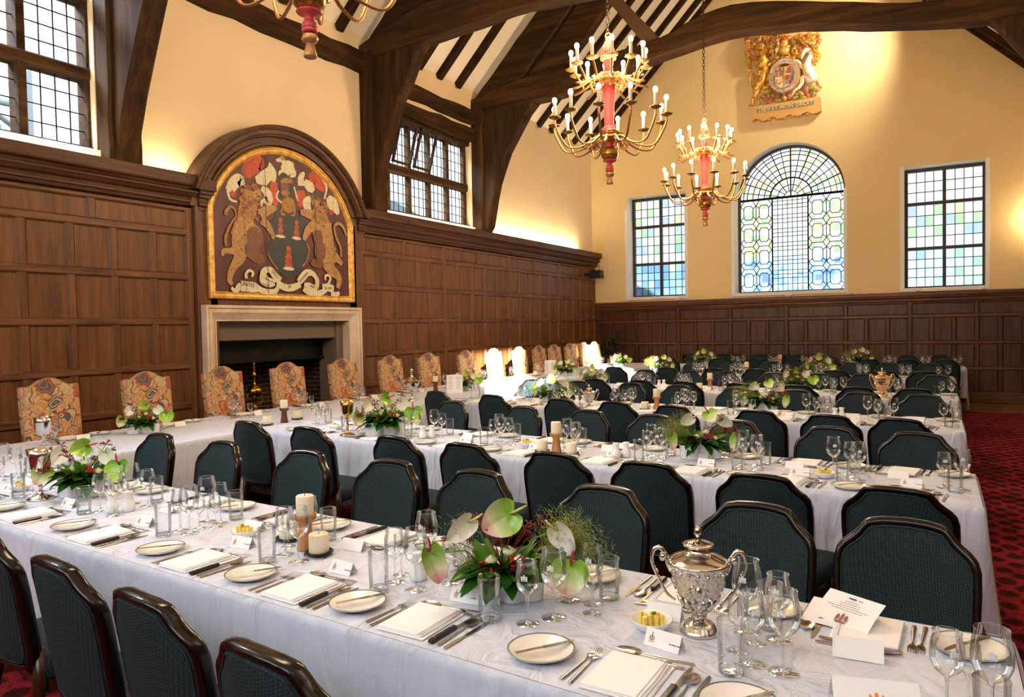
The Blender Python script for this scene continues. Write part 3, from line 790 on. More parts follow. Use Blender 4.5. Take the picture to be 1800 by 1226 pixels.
# moulded surround: stepped frame
H_=1.905
for (o,x1) in ((0,.255),(.03,.235),(.06,.225),(.155,.20)):
    pass
def frame(g,ya,yb,zt,w,x0,x1,x1b):
    """three mitred members, front face sloping from x1 (outer) to x1b (inner)"""
    O=[(ya,0),(ya,zt),(yb,zt),(yb,0)]; I=[(ya+w,0),(ya+w,zt-w),(yb-w,zt-w),(yb-w,0)]
    vs=[(x1,y,z) for y,z in O]+[(x1b,y,z) for y,z in I]+[(x0,y,z) for y,z in O]+[(x0,y,z) for y,z in I]
    fs=[]
    for i in range(3): fs+=[(i,i+1,4+i+1,4+i),(8+i,i,i+1,8+i+1)[::-1],(4+i,5+i,13+i,12+i)]
    g.add(vs,fs)
A0=-1.25;B0=1.26
frame(g,A0,B0,H_,.03,0,.25,.25); frame(g,A0+.03,B0-.03,H_-.03,.015,0,.235,.225); frame(g,A0+.045,B0-.045,H_-.045,.04,0,.24,.235)
frame(g,A0+.085,B0-.085,H_-.085,.08,0,.228,.17); frame(g,A0+.165,B0-.165,H_-.165,.015,0,.18,.18)
obj('stone_surround',g,STONE,t)
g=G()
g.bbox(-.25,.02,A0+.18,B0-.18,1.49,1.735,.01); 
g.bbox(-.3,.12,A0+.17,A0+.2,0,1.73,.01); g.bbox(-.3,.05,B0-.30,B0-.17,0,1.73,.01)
obj('inner_lintel',g,simple('darker_stone','6e5f52',.8),t)  # lintel stone darker than the surround
g=G(); g.box(-.32,-.22,A0+.18,B0-.2,1.22,1.5); g.box(-.32,-.2,A0+.18,B0-.2,1.21,1.235)
obj('iron_hood',g,IRON,t)
g=G()
g.add([(-.85,-1.1,0),(-.85,1.1,0),(-.85,1.1,2.2),(-.85,-1.1,2.2),(.0,-1.1,0),(0,-1.1,2.2),(0,1.1,0),(0,1.1,2.2)],[(0,1,2,3),(4,0,3,5),(1,6,7,2),(3,2,7,5)])
obj('brick_fireback',g,BRICK,t)
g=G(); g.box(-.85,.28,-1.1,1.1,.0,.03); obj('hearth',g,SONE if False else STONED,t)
# andiron, fire basket
t=empty('brass_andiron','tall turned brass andiron standing in the dark fireplace opening','andiron',(-7.05,5.87,0.03))
# (position: left part of opening)
prof=[(.0,1.20),(.012,1.195),(.016,1.18),(.010,1.16),(.018,1.14),(.012,1.12),(.02,1.10),(.013,1.08),(.022,1.06),(.03,1.05),(.018,1.03),(.012,1.0),(.014,.95),(.02,.93),(.05,.915),(.082,.88),(.088,.85),(.08,.81),(.05,.78),(.03,.765),(.022,.75),(.022,.68),(.035,.65),(.09,.635),(.11,.62),(.09,.61),(.03,.60),(.022,.57),(.025,.5),(.04,.46),(.08,.42),(.10,.36),(.08,.30),(.035,.27),(.03,.2)]
g=G(); g.lathe(prof[::-1],20); obj('turned_shaft',g,BRASS,t)
g=G()
for s in (-1,1):
    g.tube([(0,0,.24),(0,s*.1,.2),(0,s*.17,.1),(0,s*.2,0)],[.03,.026,.024,.03],8)
    g.tube([(0,0,.70),(0,s*.07,.69),(0,s*.12,.74),(0,s*.1,.82),(0,s*.07,.84)],[.008]*5,6)
g.box(-.4,0,-.02,.02,.14,.18)
obj('scroll_feet',g,BRONZE,t)
g=G()
for i in range(9): g.tube([(-7.35,6.1+i*.1,.05),(-7.3,6.1+i*.1,.35),(-7.22,6.1+i*.1,.5)],.012,6)
for z in (.12,.4): g.tube([(-7.33+z*.1,6.05,z),(-7.33+z*.1,6.95,z)],.014,6)
for y in (6.08,6.92):
    g.tube([(-7.34,y,0.03),(-7.34,y,.1)],.02,6); g.tube([(-7.55,y,0.03),(-7.55,y,.1)],.02,6); g.tube([(-7.34,y,.1),(-7.55,y,.1)],.014,6)
tag(obj('fire_basket',g,BLKMET),'black iron fire basket low inside the fireplace','fire basket')
# ================================================================ PAINTED COAT OF ARMS
t=empty('painted_coat_of_arms','arched painted board of a coat of arms in a gilded frame above the fireplace','painting',(WX+.165,6.445,0))
BY=6.445
def arcpts(r,n=40,zc=2.66,zs=3.02):
    a=math.asin((zs-zc)/r); return [(r*cos(t_),zc+r*sin(t_)) for t_ in [a+(pi-2*a)*i/n for i in range(n+1)]]
g=G()
# frame: sweep profile around closed path
outer=[(-1.165,1.98),(1.165,1.98)]+arcpts(1.22)
def offs(path,dist):
    n=len(path); out=[]
    for i in range(n):
        p0=Vector(path[i-1]);p1=Vector(path[i]);p2=Vector(path[(i+1)%n])
        a=(p1-p0).normalized(); b=(p2-p1).normalized()
        na=Vector((-a.y,a.x)); nb=Vector((-b.y,b.x)); m=(na+nb)
        m=m.normalized(); k=dist/max(.35,m.dot(na)); out.append((p1.x+m.x*k,p1.y+m.y*k))
    return out
steps=[(0,0.0),(0,.035),(.012,.05),(.03,.052),(.035,.04),(.05,.036),(.058,.042),(.07,.03),(.085,.01),(.085,.004)]
rings=[[(d,a,b) for a,b in offs(outer,o)] for o,d in steps]
n_=len(outer); vs=[p for r_ in rings for p in r_]; fs=[]
for k in range(len(rings)-1):
    for i in range(n_): j=(i+1)%n_; fs.append((k*n_+i,k*n_+j,(k+1)*n_+j,(k+1)*n_+i))
g.add(vs,fs); obj('gilded_frame',g,GILT,t)
n=NT('maroon_board'); v=n.coord('Object',(3,3,.3)); f=n.noise(v,2,5,.6); n.bsdf(n.ramp(f,[(.3,'43201c'),(.7,'65322a')]),.45,0,.4); BOARD=n.m
g=G(); g.prism(offs(outer,.08),0,.006,lambda a,b,d:(d,a,b)); bd=obj('painted_board',g,BOARD,t)
# painted figures as thin layers of paint
def paint(name,h,d=.45):
    n=NT(name); v=n.coord('Object'); f=n.noise(v,26,5,.7); x=lin(h); n.bsdf(n.ramp(f,[(.3,tuple(q*d for q in x[:3])+(1,)),(.6,x)]),.45,0,.4); return n.m
PM=[paint('paint_gold','b0762c',.35),paint('paint_tan','b98a50',.5),paint('paint_cream','e0d2aa',.7),paint('paint_scarlet','c4482e',.6),paint('paint_slate','2c3436',.7),paint('paint_brown','a04a34',.6),simple('paint_dark','2a1610',.6),paint('paint_brown_shade','7a4a2a',.7),simple('board_gap','160c08',.8)]
g=G(); LAY=[.007]
def pp(poly,m):
    LAY[0]+=.00012; g.mat(m); d=LAY[0]; g.add([(d,a,b) for a,b in poly],[tuple(range(len(poly)))])
def el(cy_,cz_,ry,rz_,m,rot=0,n=20):
    c_,s_=cos(rot),sin(rot)
    pp([(cy_+ry*cos(2*pi*i/n)*c_-rz_*sin(2*pi*i/n)*s_, cz_+ry*cos(2*pi*i/n)*s_+rz_*sin(2*pi*i/n)*c_) for i in range(n)],m)
def smoothp(P,k=6):
    out=[]
    n=len(P)
    for i in range(n-1):
        p0=P[max(i-1,0)];p1=P[i];p2=P[i+1];p3=P[min(i+2,n-1)]
        for j in range(k):
            t_=j/k; q=[]
            for c_ in range(len(p1)):
                a,b,c,d=p0[c_],p1[c_],p2[c_],p3[c_]
                q.append(.5*((2*b)+(-a+c)*t_+(2*a-5*b+4*c-d)*t_*t_+(-a+3*b-3*c+d)*t_**3))
            out.append(tuple(q))
    out.append(tuple(P[-1])); return out
def stroke(P,m):
    """P: list (y,z,halfwidth)"""
    S=smoothp(P); L=[];R_=[]
    for i,(a,b,w) in enumerate(S):
        p=S[max(0,i-1)];q=S[min(len(S)-1,i+1)]; d=Vector((q[0]-p[0],q[1]-p[1])); d=d.normalized() if d.length>1e-6 else Vector((1,0))
        L.append((a-d.y*w,b+d.x*w)); R_.append((a+d.y*w,b-d.x*w))
    LAY[0]+=.00012; dd=LAY[0]; g.mat(m); k=len(L)
    g.add([(dd,a,b) for a,b in L+R_],[(i,i+1,k+i+1,k+i) for i in range(k-1)])
TXT=[]
stroke([(-0.618, 3.46, 0.07), (-0.518, 3.579, 0.105), (-0.404, 3.633, 0.09), (-0.348, 3.586, 0.035)],3)
stroke([(-0.606, 3.417, 0.028), (-0.644, 3.5, 0.025), (-0.572, 3.602, 0.017), (-0.473, 3.666, 0.011)],5)
stroke([(-0.468, 3.418, 0.042), (-0.353, 3.46, 0.082), (-0.263, 3.544, 0.068), (-0.231, 3.631, 0.03)],2)
stroke([(-0.355, 3.414, 0.06), (-0.295, 3.469, 0.045)],2)
stroke([(-0.237, 3.456, 0.067), (-0.189, 3.557, 0.038), (-0.259, 3.66, 0.018)],2)
stroke([(-0.853, 3.224, 0.059), (-0.783, 3.333, 0.072), (-0.702, 3.39, 0.063), (-0.677, 3.317, 0.046)],2)
stroke([(-0.878, 3.242, 0.016), (-0.843, 3.138, 0.016), (-0.751, 3.118, 0.01)],2)
stroke([(-0.787, 3.234, 0.036), (-0.815, 3.175, 0.032)],3)
stroke([(-0.193, 3.44, 0.053), (-0.197, 3.346, 0.063), (-0.2, 3.253, 0.068), (-0.159, 3.154, 0.03)],3)
stroke([(-0.386, 3.34, 0.033), (-0.301, 3.284, 0.063), (-0.29, 3.194, 0.063), (-0.377, 3.193, 0.027), (-0.394, 3.11, 0.014)],2)
stroke([(0.255, 3.464, 0.056), (0.251, 3.561, 0.048), (0.31, 3.644, 0.019)],2)
stroke([(0.306, 3.521, 0.04), (0.402, 3.475, 0.076), (0.467, 3.423, 0.034)],2)
stroke([(0.39, 3.584, 0.04), (0.507, 3.603, 0.102), (0.606, 3.52, 0.09), (0.638, 3.449, 0.036)],3)
stroke([(0.627, 3.623, 0.018), (0.701, 3.509, 0.016), (0.652, 3.351, 0.014)],2)
stroke([(0.723, 3.386, 0.045), (0.791, 3.32, 0.099), (0.86, 3.252, 0.072), (0.912, 3.181, 0.027)],2)
stroke([(0.237, 3.401, 0.064), (0.249, 3.293, 0.072), (0.213, 3.191, 0.029)],3)
stroke([(0.414, 3.342, 0.027), (0.345, 3.258, 0.071), (0.359, 3.186, 0.06), (0.406, 3.106, 0.022)],2)
stroke([(0.77, 3.215, 0.037), (0.786, 3.166, 0.037)],3)
stroke([(-0.116, 3.523, 0.027), (0.023, 3.57, 0.045), (0.146, 3.543, 0.035)],4)
stroke([(-0.065, 3.672, 0.03), (-0.02, 3.657, 0.075), (0.072, 3.662, 0.088), (0.143, 3.675, 0.061)],2)
stroke([(-0.012, 3.682, 0.04), (-0.048, 3.734, 0.033), (-0.109, 3.723, 0.024), (-0.147, 3.71, 0.016)],2)
el(-0.047,3.758,0.039,0.029,1,0)
stroke([(-0.053, 3.604, 0.022), (-0.099, 3.572, 0.018), (-0.112, 3.535, 0.012)],2)
stroke([(0.071, 3.614, 0.021), (0.022, 3.564, 0.016)],2)
stroke([(0.134, 3.637, 0.035), (0.14, 3.578, 0.022), (0.068, 3.548, 0.013)],2)
el(-0.007,3.375,0.105,0.126,4,0)
el(-0.021,3.421,0.068,0.072,7,0)
stroke([(-0.088, 3.457, 0.021), (0.012, 3.491, 0.032), (0.113, 3.49, 0.022)],0)
stroke([(-0.077, 3.341, 0.021), (-0.024, 3.325, 0.045), (0.038, 3.359, 0.022)],0)
stroke([(-0.122, 3.346, 0.012), (-0.163, 3.258, 0.012), (-0.082, 3.199, 0.012)],2)
stroke([(0.127, 3.432, 0.012), (0.162, 3.329, 0.014), (0.184, 3.26, 0.01)],2)
stroke([(-0.082, 3.199, 0.03), (0.024, 3.19, 0.104), (0.134, 3.205, 0.056)],0)
stroke([(-0.084, 3.14, 0.012), (0.022, 3.112, 0.018), (0.133, 3.169, 0.013)],0)
pp([(-0.206, 3.101), (-0.086, 3.105), (-0.042, 3.051), (0.019, 3.047), (0.082, 3.066), (0.116, 3.13), (0.18, 3.151), (0.209, 3.07), (0.304, 3.02), (0.333, 2.926), (0.28, 2.81), (0.294, 2.738), (0.34, 2.668), (0.363, 2.621), (0.343, 2.521), (0.25, 2.417), (0.183, 2.34), (0.086, 2.298), (-0.009, 2.276), (-0.1, 2.295), (-0.216, 2.388), (-0.302, 2.452), (-0.327, 2.566), (-0.294, 2.673), (-0.233, 2.76), (-0.288, 2.859), (-0.292, 2.939), (-0.194, 3.009)],4)
stroke([(-0.085, 3.116, 0.014), (-0.08, 3.058, 0.014), (-0.026, 3.065, 0.009)],0)
stroke([(0.132, 3.145, 0.014), (0.114, 3.07, 0.014), (0.066, 3.064, 0.01)],0)
stroke([(-0.321, 2.659, 0.007), (-0.327, 2.566, 0.008), (-0.258, 2.455, 0.008), (-0.172, 2.367, 0.009)],0)
stroke([(0.318, 2.74, 0.009), (0.356, 2.645, 0.01), (0.319, 2.519, 0.01), (0.234, 2.428, 0.01)],0)
el(-0.108,2.978,0.028,0.038,3,0)
el(-0.111,2.917,0.037,0.038,5,0)
el(-0.113,2.855,0.041,0.035,3,0)
el(-0.115,2.794,0.048,0.038,5,0)
el(-0.116,2.777,0.080,0.018,2,0)
el(0.153,2.979,0.030,0.038,3,0)
el(0.151,2.916,0.037,0.038,5,0)
el(0.148,2.853,0.044,0.038,3,0)
el(0.146,2.79,0.051,0.038,5,0)
el(0.146,2.779,0.080,0.019,2,0)
el(0.008,2.635,0.039,0.036,3,0)
el(0.006,2.581,0.046,0.036,5,0)
el(0.004,2.527,0.054,0.036,3,0)
el(0.002,2.473,0.061,0.036,5,0)
el(-0.0,2.419,0.069,0.036,3,0)
el(0.003,2.383,0.090,0.022,2,0)
stroke([(-0.631, 2.721, 0.098), (-0.667, 2.851, 0.104), (-0.621, 2.991, 0.124), (-0.574, 3.154, 0.123), (-0.556, 3.28, 0.098)],0)
el(-0.653,3.254,0.048,0.033,0,0)
el(-0.583,3.309,0.048,0.033,7,0)
el(-0.499,3.334,0.048,0.036,0,0)
el(-0.444,3.286,0.048,0.036,0,0)
el(-0.683,3.161,0.048,0.033,0,0)
el(-0.476,3.179,0.048,0.036,7,0)
el(-0.562,3.122,0.048,0.033,7,0)
el(-0.646,3.077,0.048,0.033,7,0)
el(-0.418,3.221,0.048,0.033,7,0)
el(-0.46,3.238,0.067,0.055,1,0)
el(-0.44,3.224,0.033,0.017,7,0)
el(-0.474,3.253,0.011,0.007,6,0)
stroke([(-0.426, 3.004, 0.07), (-0.309, 3.076, 0.057), (-0.205, 3.112, 0.039), (-0.168, 3.106, 0.021)],1)
stroke([(-0.4, 2.95, 0.06), (-0.316, 2.89, 0.048), (-0.246, 2.794, 0.033), (-0.241, 2.736, 0.024)],1)
stroke([(-0.542, 2.91, 0.154), (-0.658, 2.741, 0.175), (-0.717, 2.591, 0.126), (-0.68, 2.482, 0.078)],1)
stroke([(-0.717, 2.591, 0.119), (-0.748, 2.466, 0.081), (-0.818, 2.373, 0.052), (-0.873, 2.282, 0.042), (-0.89, 2.194, 0.034), (-0.852, 2.152, 0.023)],1)
stroke([(-0.772, 2.553, 0.063), (-0.877, 2.533, 0.036), (-0.955, 2.527, 0.031), (-0.982, 2.471, 0.017)],1)
el(-0.514,2.721,0.126,0.132,7,0)
el(-0.554,2.571,0.112,0.120,7,0)
el(-0.474,2.475,0.105,0.060,7,0)
el(-0.427,3.132,0.028,0.010,1,0.0)
el(-0.684,2.993,0.028,0.013,7,0.6)
el(-0.434,2.803,0.012,0.007,0,1.2)
el(-0.649,2.984,0.022,0.008,1,1.7999999999999998)
el(-0.643,3.15,0.013,0.012,7,2.4)
el(-0.505,3.197,0.027,0.009,0,3.0)
el(-0.45,3.02,0.013,0.010,1,3.5999999999999996)
el(-0.626,2.783,0.014,0.010,7,4.2)
el(-0.647,3.111,0.020,0.008,0,4.8)
el(-0.57,2.983,0.018,0.010,1,5.3999999999999995)
el(-0.519,3.324,0.020,0.010,7,6.0)
el(-0.579,2.835,0.022,0.013,0,6.6)
el(-0.558,3.182,0.025,0.011,1,7.199999999999999)
el(-0.634,3.159,0.023,0.012,7,7.8)
el(-0.694,2.965,0.025,0.013,0,8.4)
el(-0.646,3.316,0.021,0.012,1,9.0)
el(-0.603,3.06,0.021,0.009,7,9.6)
el(-0.545,3.099,0.028,0.009,0,10.2)
el(-0.658,3.251,0.023,0.010,1,10.799999999999999)
el(-0.481,3.323,0.028,0.011,7,11.4)
el(-0.478,2.951,0.030,0.014,0,12.0)
el(-0.67,3.08,0.027,0.010,1,12.6)
el(-0.676,3.18,0.011,0.012,7,13.2)
el(-0.463,2.8,0.017,0.013,0,13.799999999999999)
el(-0.475,3.127,0.024,0.008,1,14.399999999999999)
el(-0.603,2.889,0.011,0.008,7,15.0)
stroke([(-0.857, 2.732, 0.012), (-0.8, 2.859, 0.01), (-0.782, 2.993, 0.01), (-0.846, 3.05, 0.018), (-0.926, 2.964, 0.019), (-0.888, 2.958, 0.01)],0)
stroke([(-0.927, 2.584, 0.018), (-0.93, 2.692, 0.018), (-0.867, 2.829, 0.016), (-0.798, 2.925, 0.01)],0)
el(-0.654,2.831,0.008,0.007,6,0)
el(-0.768,2.653,0.008,0.007,6,0)
el(-0.724,2.568,0.008,0.007,6,0)
el(-0.764,2.404,0.008,0.007,6,0)
el(-0.866,2.315,0.008,0.007,6,0)
el(-0.665,2.735,0.008,0.007,6,0)
el(-0.428,2.946,0.008,0.007,6,0)
el(-0.309,2.868,0.008,0.007,6,0)
el(-0.261,2.78,0.008,0.007,6,0)
stroke([(0.564, 2.825, 0.153), (0.587, 2.991, 0.145), (0.558, 3.125, 0.127), (0.545, 3.248, 0.119)],0)
el(0.463,3.299,0.051,0.036,0,0)
el(0.548,3.323,0.051,0.036,7,0)
el(0.632,3.285,0.054,0.039,7,0)
el(0.477,3.227,0.051,0.039,7,0)
el(0.664,3.201,0.051,0.039,7,0)
el(0.492,3.179,0.051,0.039,0,0)
el(0.593,3.154,0.051,0.036,0,0)
el(0.448,3.346,0.048,0.036,7,0)
el(0.47,3.263,0.061,0.049,1,0)
el(0.444,3.235,0.029,0.016,7,0)
stroke([(0.439, 3.098, 0.072), (0.307, 3.119, 0.054), (0.211, 3.118, 0.032)],1)
stroke([(0.468, 2.99, 0.068), (0.349, 2.915, 0.058), (0.28, 2.81, 0.038), (0.262, 2.76, 0.026)],1)
stroke([(0.605, 3.018, 0.153), (0.635, 2.87, 0.145), (0.681, 2.722, 0.126), (0.765, 2.602, 0.112), (0.854, 2.57, 0.054), (0.942, 2.498, 0.032)],1)
stroke([(0.678, 2.621, 0.102), (0.673, 2.494, 0.099), (0.758, 2.397, 0.081), (0.863, 2.325, 0.058), (0.878, 2.249, 0.047), (0.839, 2.17, 0.036)],1)
el(0.513,2.82,0.085,0.108,7,0)
el(0.541,2.648,0.102,0.143,7,0)
el(0.484,2.481,0.119,0.060,7,0)
el(0.641,3.191,0.022,0.014,1,0.0)
el(0.524,3.025,0.027,0.009,7,0.6)
el(0.544,3.314,0.027,0.011,0,1.2)
el(0.513,3.053,0.027,0.013,1,1.7999999999999998)
el(0.479,3.061,0.027,0.010,7,2.4)
el(0.465,3.213,0.016,0.014,0,3.0)
el(0.675,3.36,0.025,0.013,1,3.5999999999999996)
el(0.439,3.1,0.029,0.012,7,4.2)
el(0.679,3.241,0.020,0.014,0,4.8)
el(0.525,3.292,0.031,0.012,1,5.3999999999999995)
el(0.556,3.168,0.029,0.008,7,6.0)
el(0.641,3.245,0.029,0.009,0,6.6)
el(0.678,3.256,0.016,0.016,1,7.199999999999999)
el(0.612,3.073,0.022,0.010,7,7.8)
el(0.634,3.282,0.031,0.013,0,8.4)
el(0.604,3.172,0.020,0.013,1,9.0)
el(0.454,3.138,0.022,0.008,7,9.6)
el(0.46,3.263,0.024,0.012,0,10.2)
el(0.617,2.915,0.027,0.008,1,10.799999999999999)
el(0.443,3.273,0.017,0.008,7,11.4)
el(0.474,3.152,0.026,0.012,0,12.0)
el(0.558,3.025,0.029,0.016,1,12.6)
el(0.443,2.838,0.029,0.013,7,13.2)
el(0.548,3.271,0.027,0.012,0,13.799999999999999)
el(0.651,3.29,0.023,0.007,1,14.399999999999999)
el(0.613,2.982,0.024,0.012,7,15.0)
stroke([(0.927, 2.601, 0.015), (0.914, 2.73, 0.016), (0.846, 2.852, 0.018), (0.806, 2.989, 0.018), (0.889, 3.05, 0.022), (0.979, 3.008, 0.022), (1.039, 2.897, 0.015)],1)
el(0.63,2.743,0.010,0.007,6,0)
el(0.751,2.697,0.011,0.008,6,0)
el(0.638,2.491,0.011,0.007,6,0)
el(0.81,2.618,0.011,0.008,6,0)
el(0.828,2.362,0.011,0.008,6,0)
stroke([(-0.88, 2.107, 0.018), (-0.815, 2.076, 0.029), (-0.76, 2.133, 0.039), (-0.681, 2.103, 0.017)],2)
stroke([(-0.747, 2.134, 0.064), (-0.652, 2.132, 0.06), (-0.556, 2.124, 0.062), (-0.458, 2.111, 0.028)],2)
stroke([(-0.514, 2.12, 0.036), (-0.374, 2.079, 0.036), (-0.227, 2.095, 0.033), (-0.193, 2.202, 0.021), (-0.31, 2.232, 0.017), (-0.367, 2.264, 0.014), (-0.379, 2.332, 0.013)],2)
stroke([(-0.416, 2.307, 0.037), (-0.426, 2.215, 0.045), (-0.341, 2.173, 0.042), (-0.239, 2.177, 0.018)],2)
stroke([(-0.439, 2.26, 0.028), (-0.408, 2.331, 0.033), (-0.306, 2.348, 0.039), (-0.235, 2.282, 0.045), (-0.147, 2.228, 0.036)],2)
stroke([(-0.663, 2.227, 0.02), (-0.667, 2.282, 0.018), (-0.618, 2.324, 0.017), (-0.564, 2.299, 0.017), (-0.586, 2.253, 0.014)],2)
stroke([(-0.179, 2.179, 0.042), (-0.075, 2.142, 0.045), (0.049, 2.147, 0.045), (0.177, 2.194, 0.038)],2)
stroke([(0.146, 2.217, 0.042), (0.212, 2.281, 0.054), (0.296, 2.346, 0.048), (0.395, 2.339, 0.035), (0.467, 2.256, 0.034), (0.438, 2.155, 0.037), (0.323, 2.175, 0.045), (0.242, 2.197, 0.022)],2)
stroke([(0.223, 2.135, 0.031), (0.336, 2.089, 0.038), (0.503, 2.088, 0.041), (0.625, 2.136, 0.032)],2)
stroke([(0.557, 2.166, 0.043), (0.661, 2.169, 0.054), (0.767, 2.154, 0.043)],2)
stroke([(0.663, 2.214, 0.018), (0.71, 2.292, 0.017), (0.667, 2.335, 0.016), (0.614, 2.313, 0.016), (0.621, 2.263, 0.014)],2)
stroke([(0.712, 2.101, 0.027), (0.8, 2.078, 0.036), (0.873, 2.106, 0.022)],2)
pp([(-0.667, 3.474), (-0.663, 3.474), (-0.663, 2.07), (-0.667, 2.07)],8)
pp([(-0.34700000000000003, 3.725), (-0.339, 3.725), (-0.339, 2.07), (-0.34700000000000003, 2.07)],8)
pp([(0.466, 3.671), (0.47000000000000003, 3.671), (0.47000000000000003, 2.07), (0.466, 2.07)],8)
pp([(0.795, 3.728), (0.799, 3.728), (0.799, 2.07), (0.795, 2.07)],8)
TXT.append(('UNTO',(-0.746, 2.161),(-0.555, 2.147)))
TXT.append(('GOD',(-0.442, 2.163),(-0.328, 2.144)))
TXT.append(('ONLY',(-0.284, 2.343),(-0.177, 2.244)))
TXT.append(('BE',(-0.036, 2.155),(0.026, 2.158)))
TXT.append(('HONOR',(0.171, 2.23),(0.304, 2.347)))
TXT.append(('AND',(0.339, 2.182),(0.43, 2.161)))
TXT.append(('GLORY',(0.574, 2.154),(0.758, 2.16)))
LAYTXT=LAY[0]+.0006
obj('painted_heraldry',g,PM,bd)
def textmesh(s,size,loc,rot,mat,name,parent=None,ext=.0005,align='CENTER',bold=0):
    cu=bpy.data.curves.new('t','FONT'); cu.body=s; cu.size=size; cu.extrude=ext; cu.align_x=align; cu.align_y='CENTER'; cu.offset=bold; cu.resolution_u=2
    o=bpy.data.objects.new('t',cu); COL.objects.link(o)
    dg=bpy.context.evaluated_depsgraph_get(); dg.update()
    me=bpy.data.meshes.new_from_object(o.evaluated_get(dg)); bpy.data.objects.remove(o)
    me.materials.clear(); me.materials.append(mat)
    ob=bpy.data.objects.new(name,me); COL.objects.link(ob); ob.location=loc; ob.rotation_euler=rot
    if parent: ob.parent=parent
    return ob
def joinmeshes(objs,name,mats=None):
    """merge several text meshes into the first"""
    g=G(); mt=[]
    for o in objs:
        M=o.matrix_basis; me=o.data; m0=me.materials[0]
        if m0 not in mt: mt.append(m0)
        g.mat(mt.index(m0)); g.add([tuple(M@v.co) for v in me.vertices],[tuple(p.vertices) for p in me.polygons])
    par=objs[0].parent
    for o in objs: bpy.data.objects.remove(o)
    return obj(name,g,mt,par)
TT=[]
for s,p,q in TXT:
    L=hypot(q[0]-p[0],q[1]-p[1]); ang=atan2(q[1]-p[1],q[0]-p[0]); size=min(.1,L/len(s)*1.45)
    if s=='GLORY': size*=.9
    # text plane: normal +x, reading direction +y
    M=Matrix(((0,0,1),(1,0,0),(0,1,0)))
    e_=(M@Matrix.Rotation(ang,3,'Z')).to_euler()
    TT.append(textmesh(s,size,(LAYTXT,(p[0]+q[0])/2,(p[1]+q[1])/2),e_,PM[6],'scroll_motto',bd))
joinmeshes(TT,'scroll_motto')
# ================================================================ CARVED ROYAL ARMS
t=empty('carved_royal_arms','gilded carved royal coat of arms with lion and unicorn high on the end wall','carving',(-2.71,FY-.012,0))
RG={}
RMAT={'lion':RGOLD,'unicorn':simple('relief_white','ece4d4',.4),'mantling':RGOLD,'mantling_rose':simple('relief_copper','c8804a',.4,.4),'helmet':GILT,'crown_red':simple('relief_red','b04a34',.5),'compartment':simple('relief_green_gold','b8a050',.45,.3),'compartment_rose':simple('relief_terracotta','c07050',.5)}
def RT(pts,part,sq=1,d=.1):
    g=RG.setdefault(part,G()); S=smoothp(pts,4)
    g.tube([(a,-d,b) for a,b,w in S],[w for a,b,w in S],10)
    for e in (S[0],S[-1]): g.ell((e[0],-d,e[1]),(e[2],e[2],e[2]),10,6)
def RB(c,rx,rz,part,d=.1,rd=None,rot=0):
    g=RG.setdefault(part,G()); g.ell((c[0],-d,c[1]),(rx,rd or min(rx,rz)*.9,rz),10,6,rot=Matrix.Rotation(rot,3,'Y'))
    if part in('mantling','mantling_rose'):   # leafy curl on each lobe
        P=[]
        for i in range(9):
            a=rot+i*.7; r_=max(rx,rz)*(1.05-.09*i); P.append((c[0]+r_*cos(a),-d-.03-.004*i,c[1]+r_*sin(a)))
        g.tube(P,[min(rx,rz)*.28*(1-.08*i) for i in range(9)],6)
def OVAL(c,rx,rz):
    global OC
    OC=(c,rx,rz)
RT([(-0.411, 6.952, 0.094), (-0.46, 6.829, 0.097), (-0.493, 6.703, 0.104), (-0.575, 6.618, 0.094), (-0.608, 6.524, 0.071)],'lion',1,0.1)
RT([(-0.592, 6.521, 0.071), (-0.625, 6.427, 0.047), (-0.683, 6.37, 0.035), (-0.676, 6.269, 0.031), (-0.741, 6.247, 0.022)],'lion',1,0.1)
RT([(-0.493, 6.67, 0.063), (-0.414, 6.556, 0.047), (-0.333, 6.607, 0.041), (-0.301, 6.535, 0.031), (-0.326, 6.424, 0.028)],'lion',1,0.1)
RT([(-0.411, 6.886, 0.057), (-0.316, 6.802, 0.047), (-0.22, 6.8, 0.035), (-0.157, 6.772, 0.028)],'lion',1,0.1)
RT([(-0.428, 6.823, 0.047), (-0.332, 6.722, 0.041), (-0.253, 6.691, 0.031)],'lion',1,0.1)
RB((-0.458, 7.11),0.110,0.126,'lion',0.14,None,0)
RB((-0.441, 7.157),0.071,0.079,'lion',0.2,None,0)
RB((-0.482, 7.066),0.079,0.086,'lion',0.16,None,0)
RB((-0.572, 7.017),0.050,0.044,'lion',0.15,None,0)
RB((-0.524, 6.908),0.050,0.044,'lion',0.15,None,0)
RB((-0.41, 7.018),0.050,0.044,'lion',0.15,None,0)
RB((-0.363, 6.91),0.050,0.044,'lion',0.15,None,0)
RB((-0.571, 7.116),0.050,0.044,'lion',0.15,None,0)
RB((-0.489, 7.282),0.050,0.044,'lion',0.15,None,0)
RB((-0.377, 7.111),0.050,0.044,'lion',0.15,None,0)
RB((-0.33, 7.019),0.050,0.044,'lion',0.15,None,0)
RB((-0.524, 6.858),0.050,0.044,'lion',0.15,None,0)
RB((-0.444, 6.826),0.050,0.044,'lion',0.15,None,0)
RB((-0.466, 7.12),0.022,0.016,'lion',0.24,None,0)
RT([(-0.624, 6.561, 0.019), (-0.713, 6.677, 0.019), (-0.737, 6.815, 0.022), (-0.67, 6.903, 0.025), (-0.639, 6.797, 0.022), (-0.688, 6.722, 0.019)],'lion',1,0.1)
RB((-0.537, 7.284),0.025,0.038,'mantling',0.16,None,0)
RB((-0.473, 7.271),0.025,0.038,'mantling',0.16,None,0)
RB((-0.408, 7.258),0.025,0.038,'mantling',0.16,None,0)
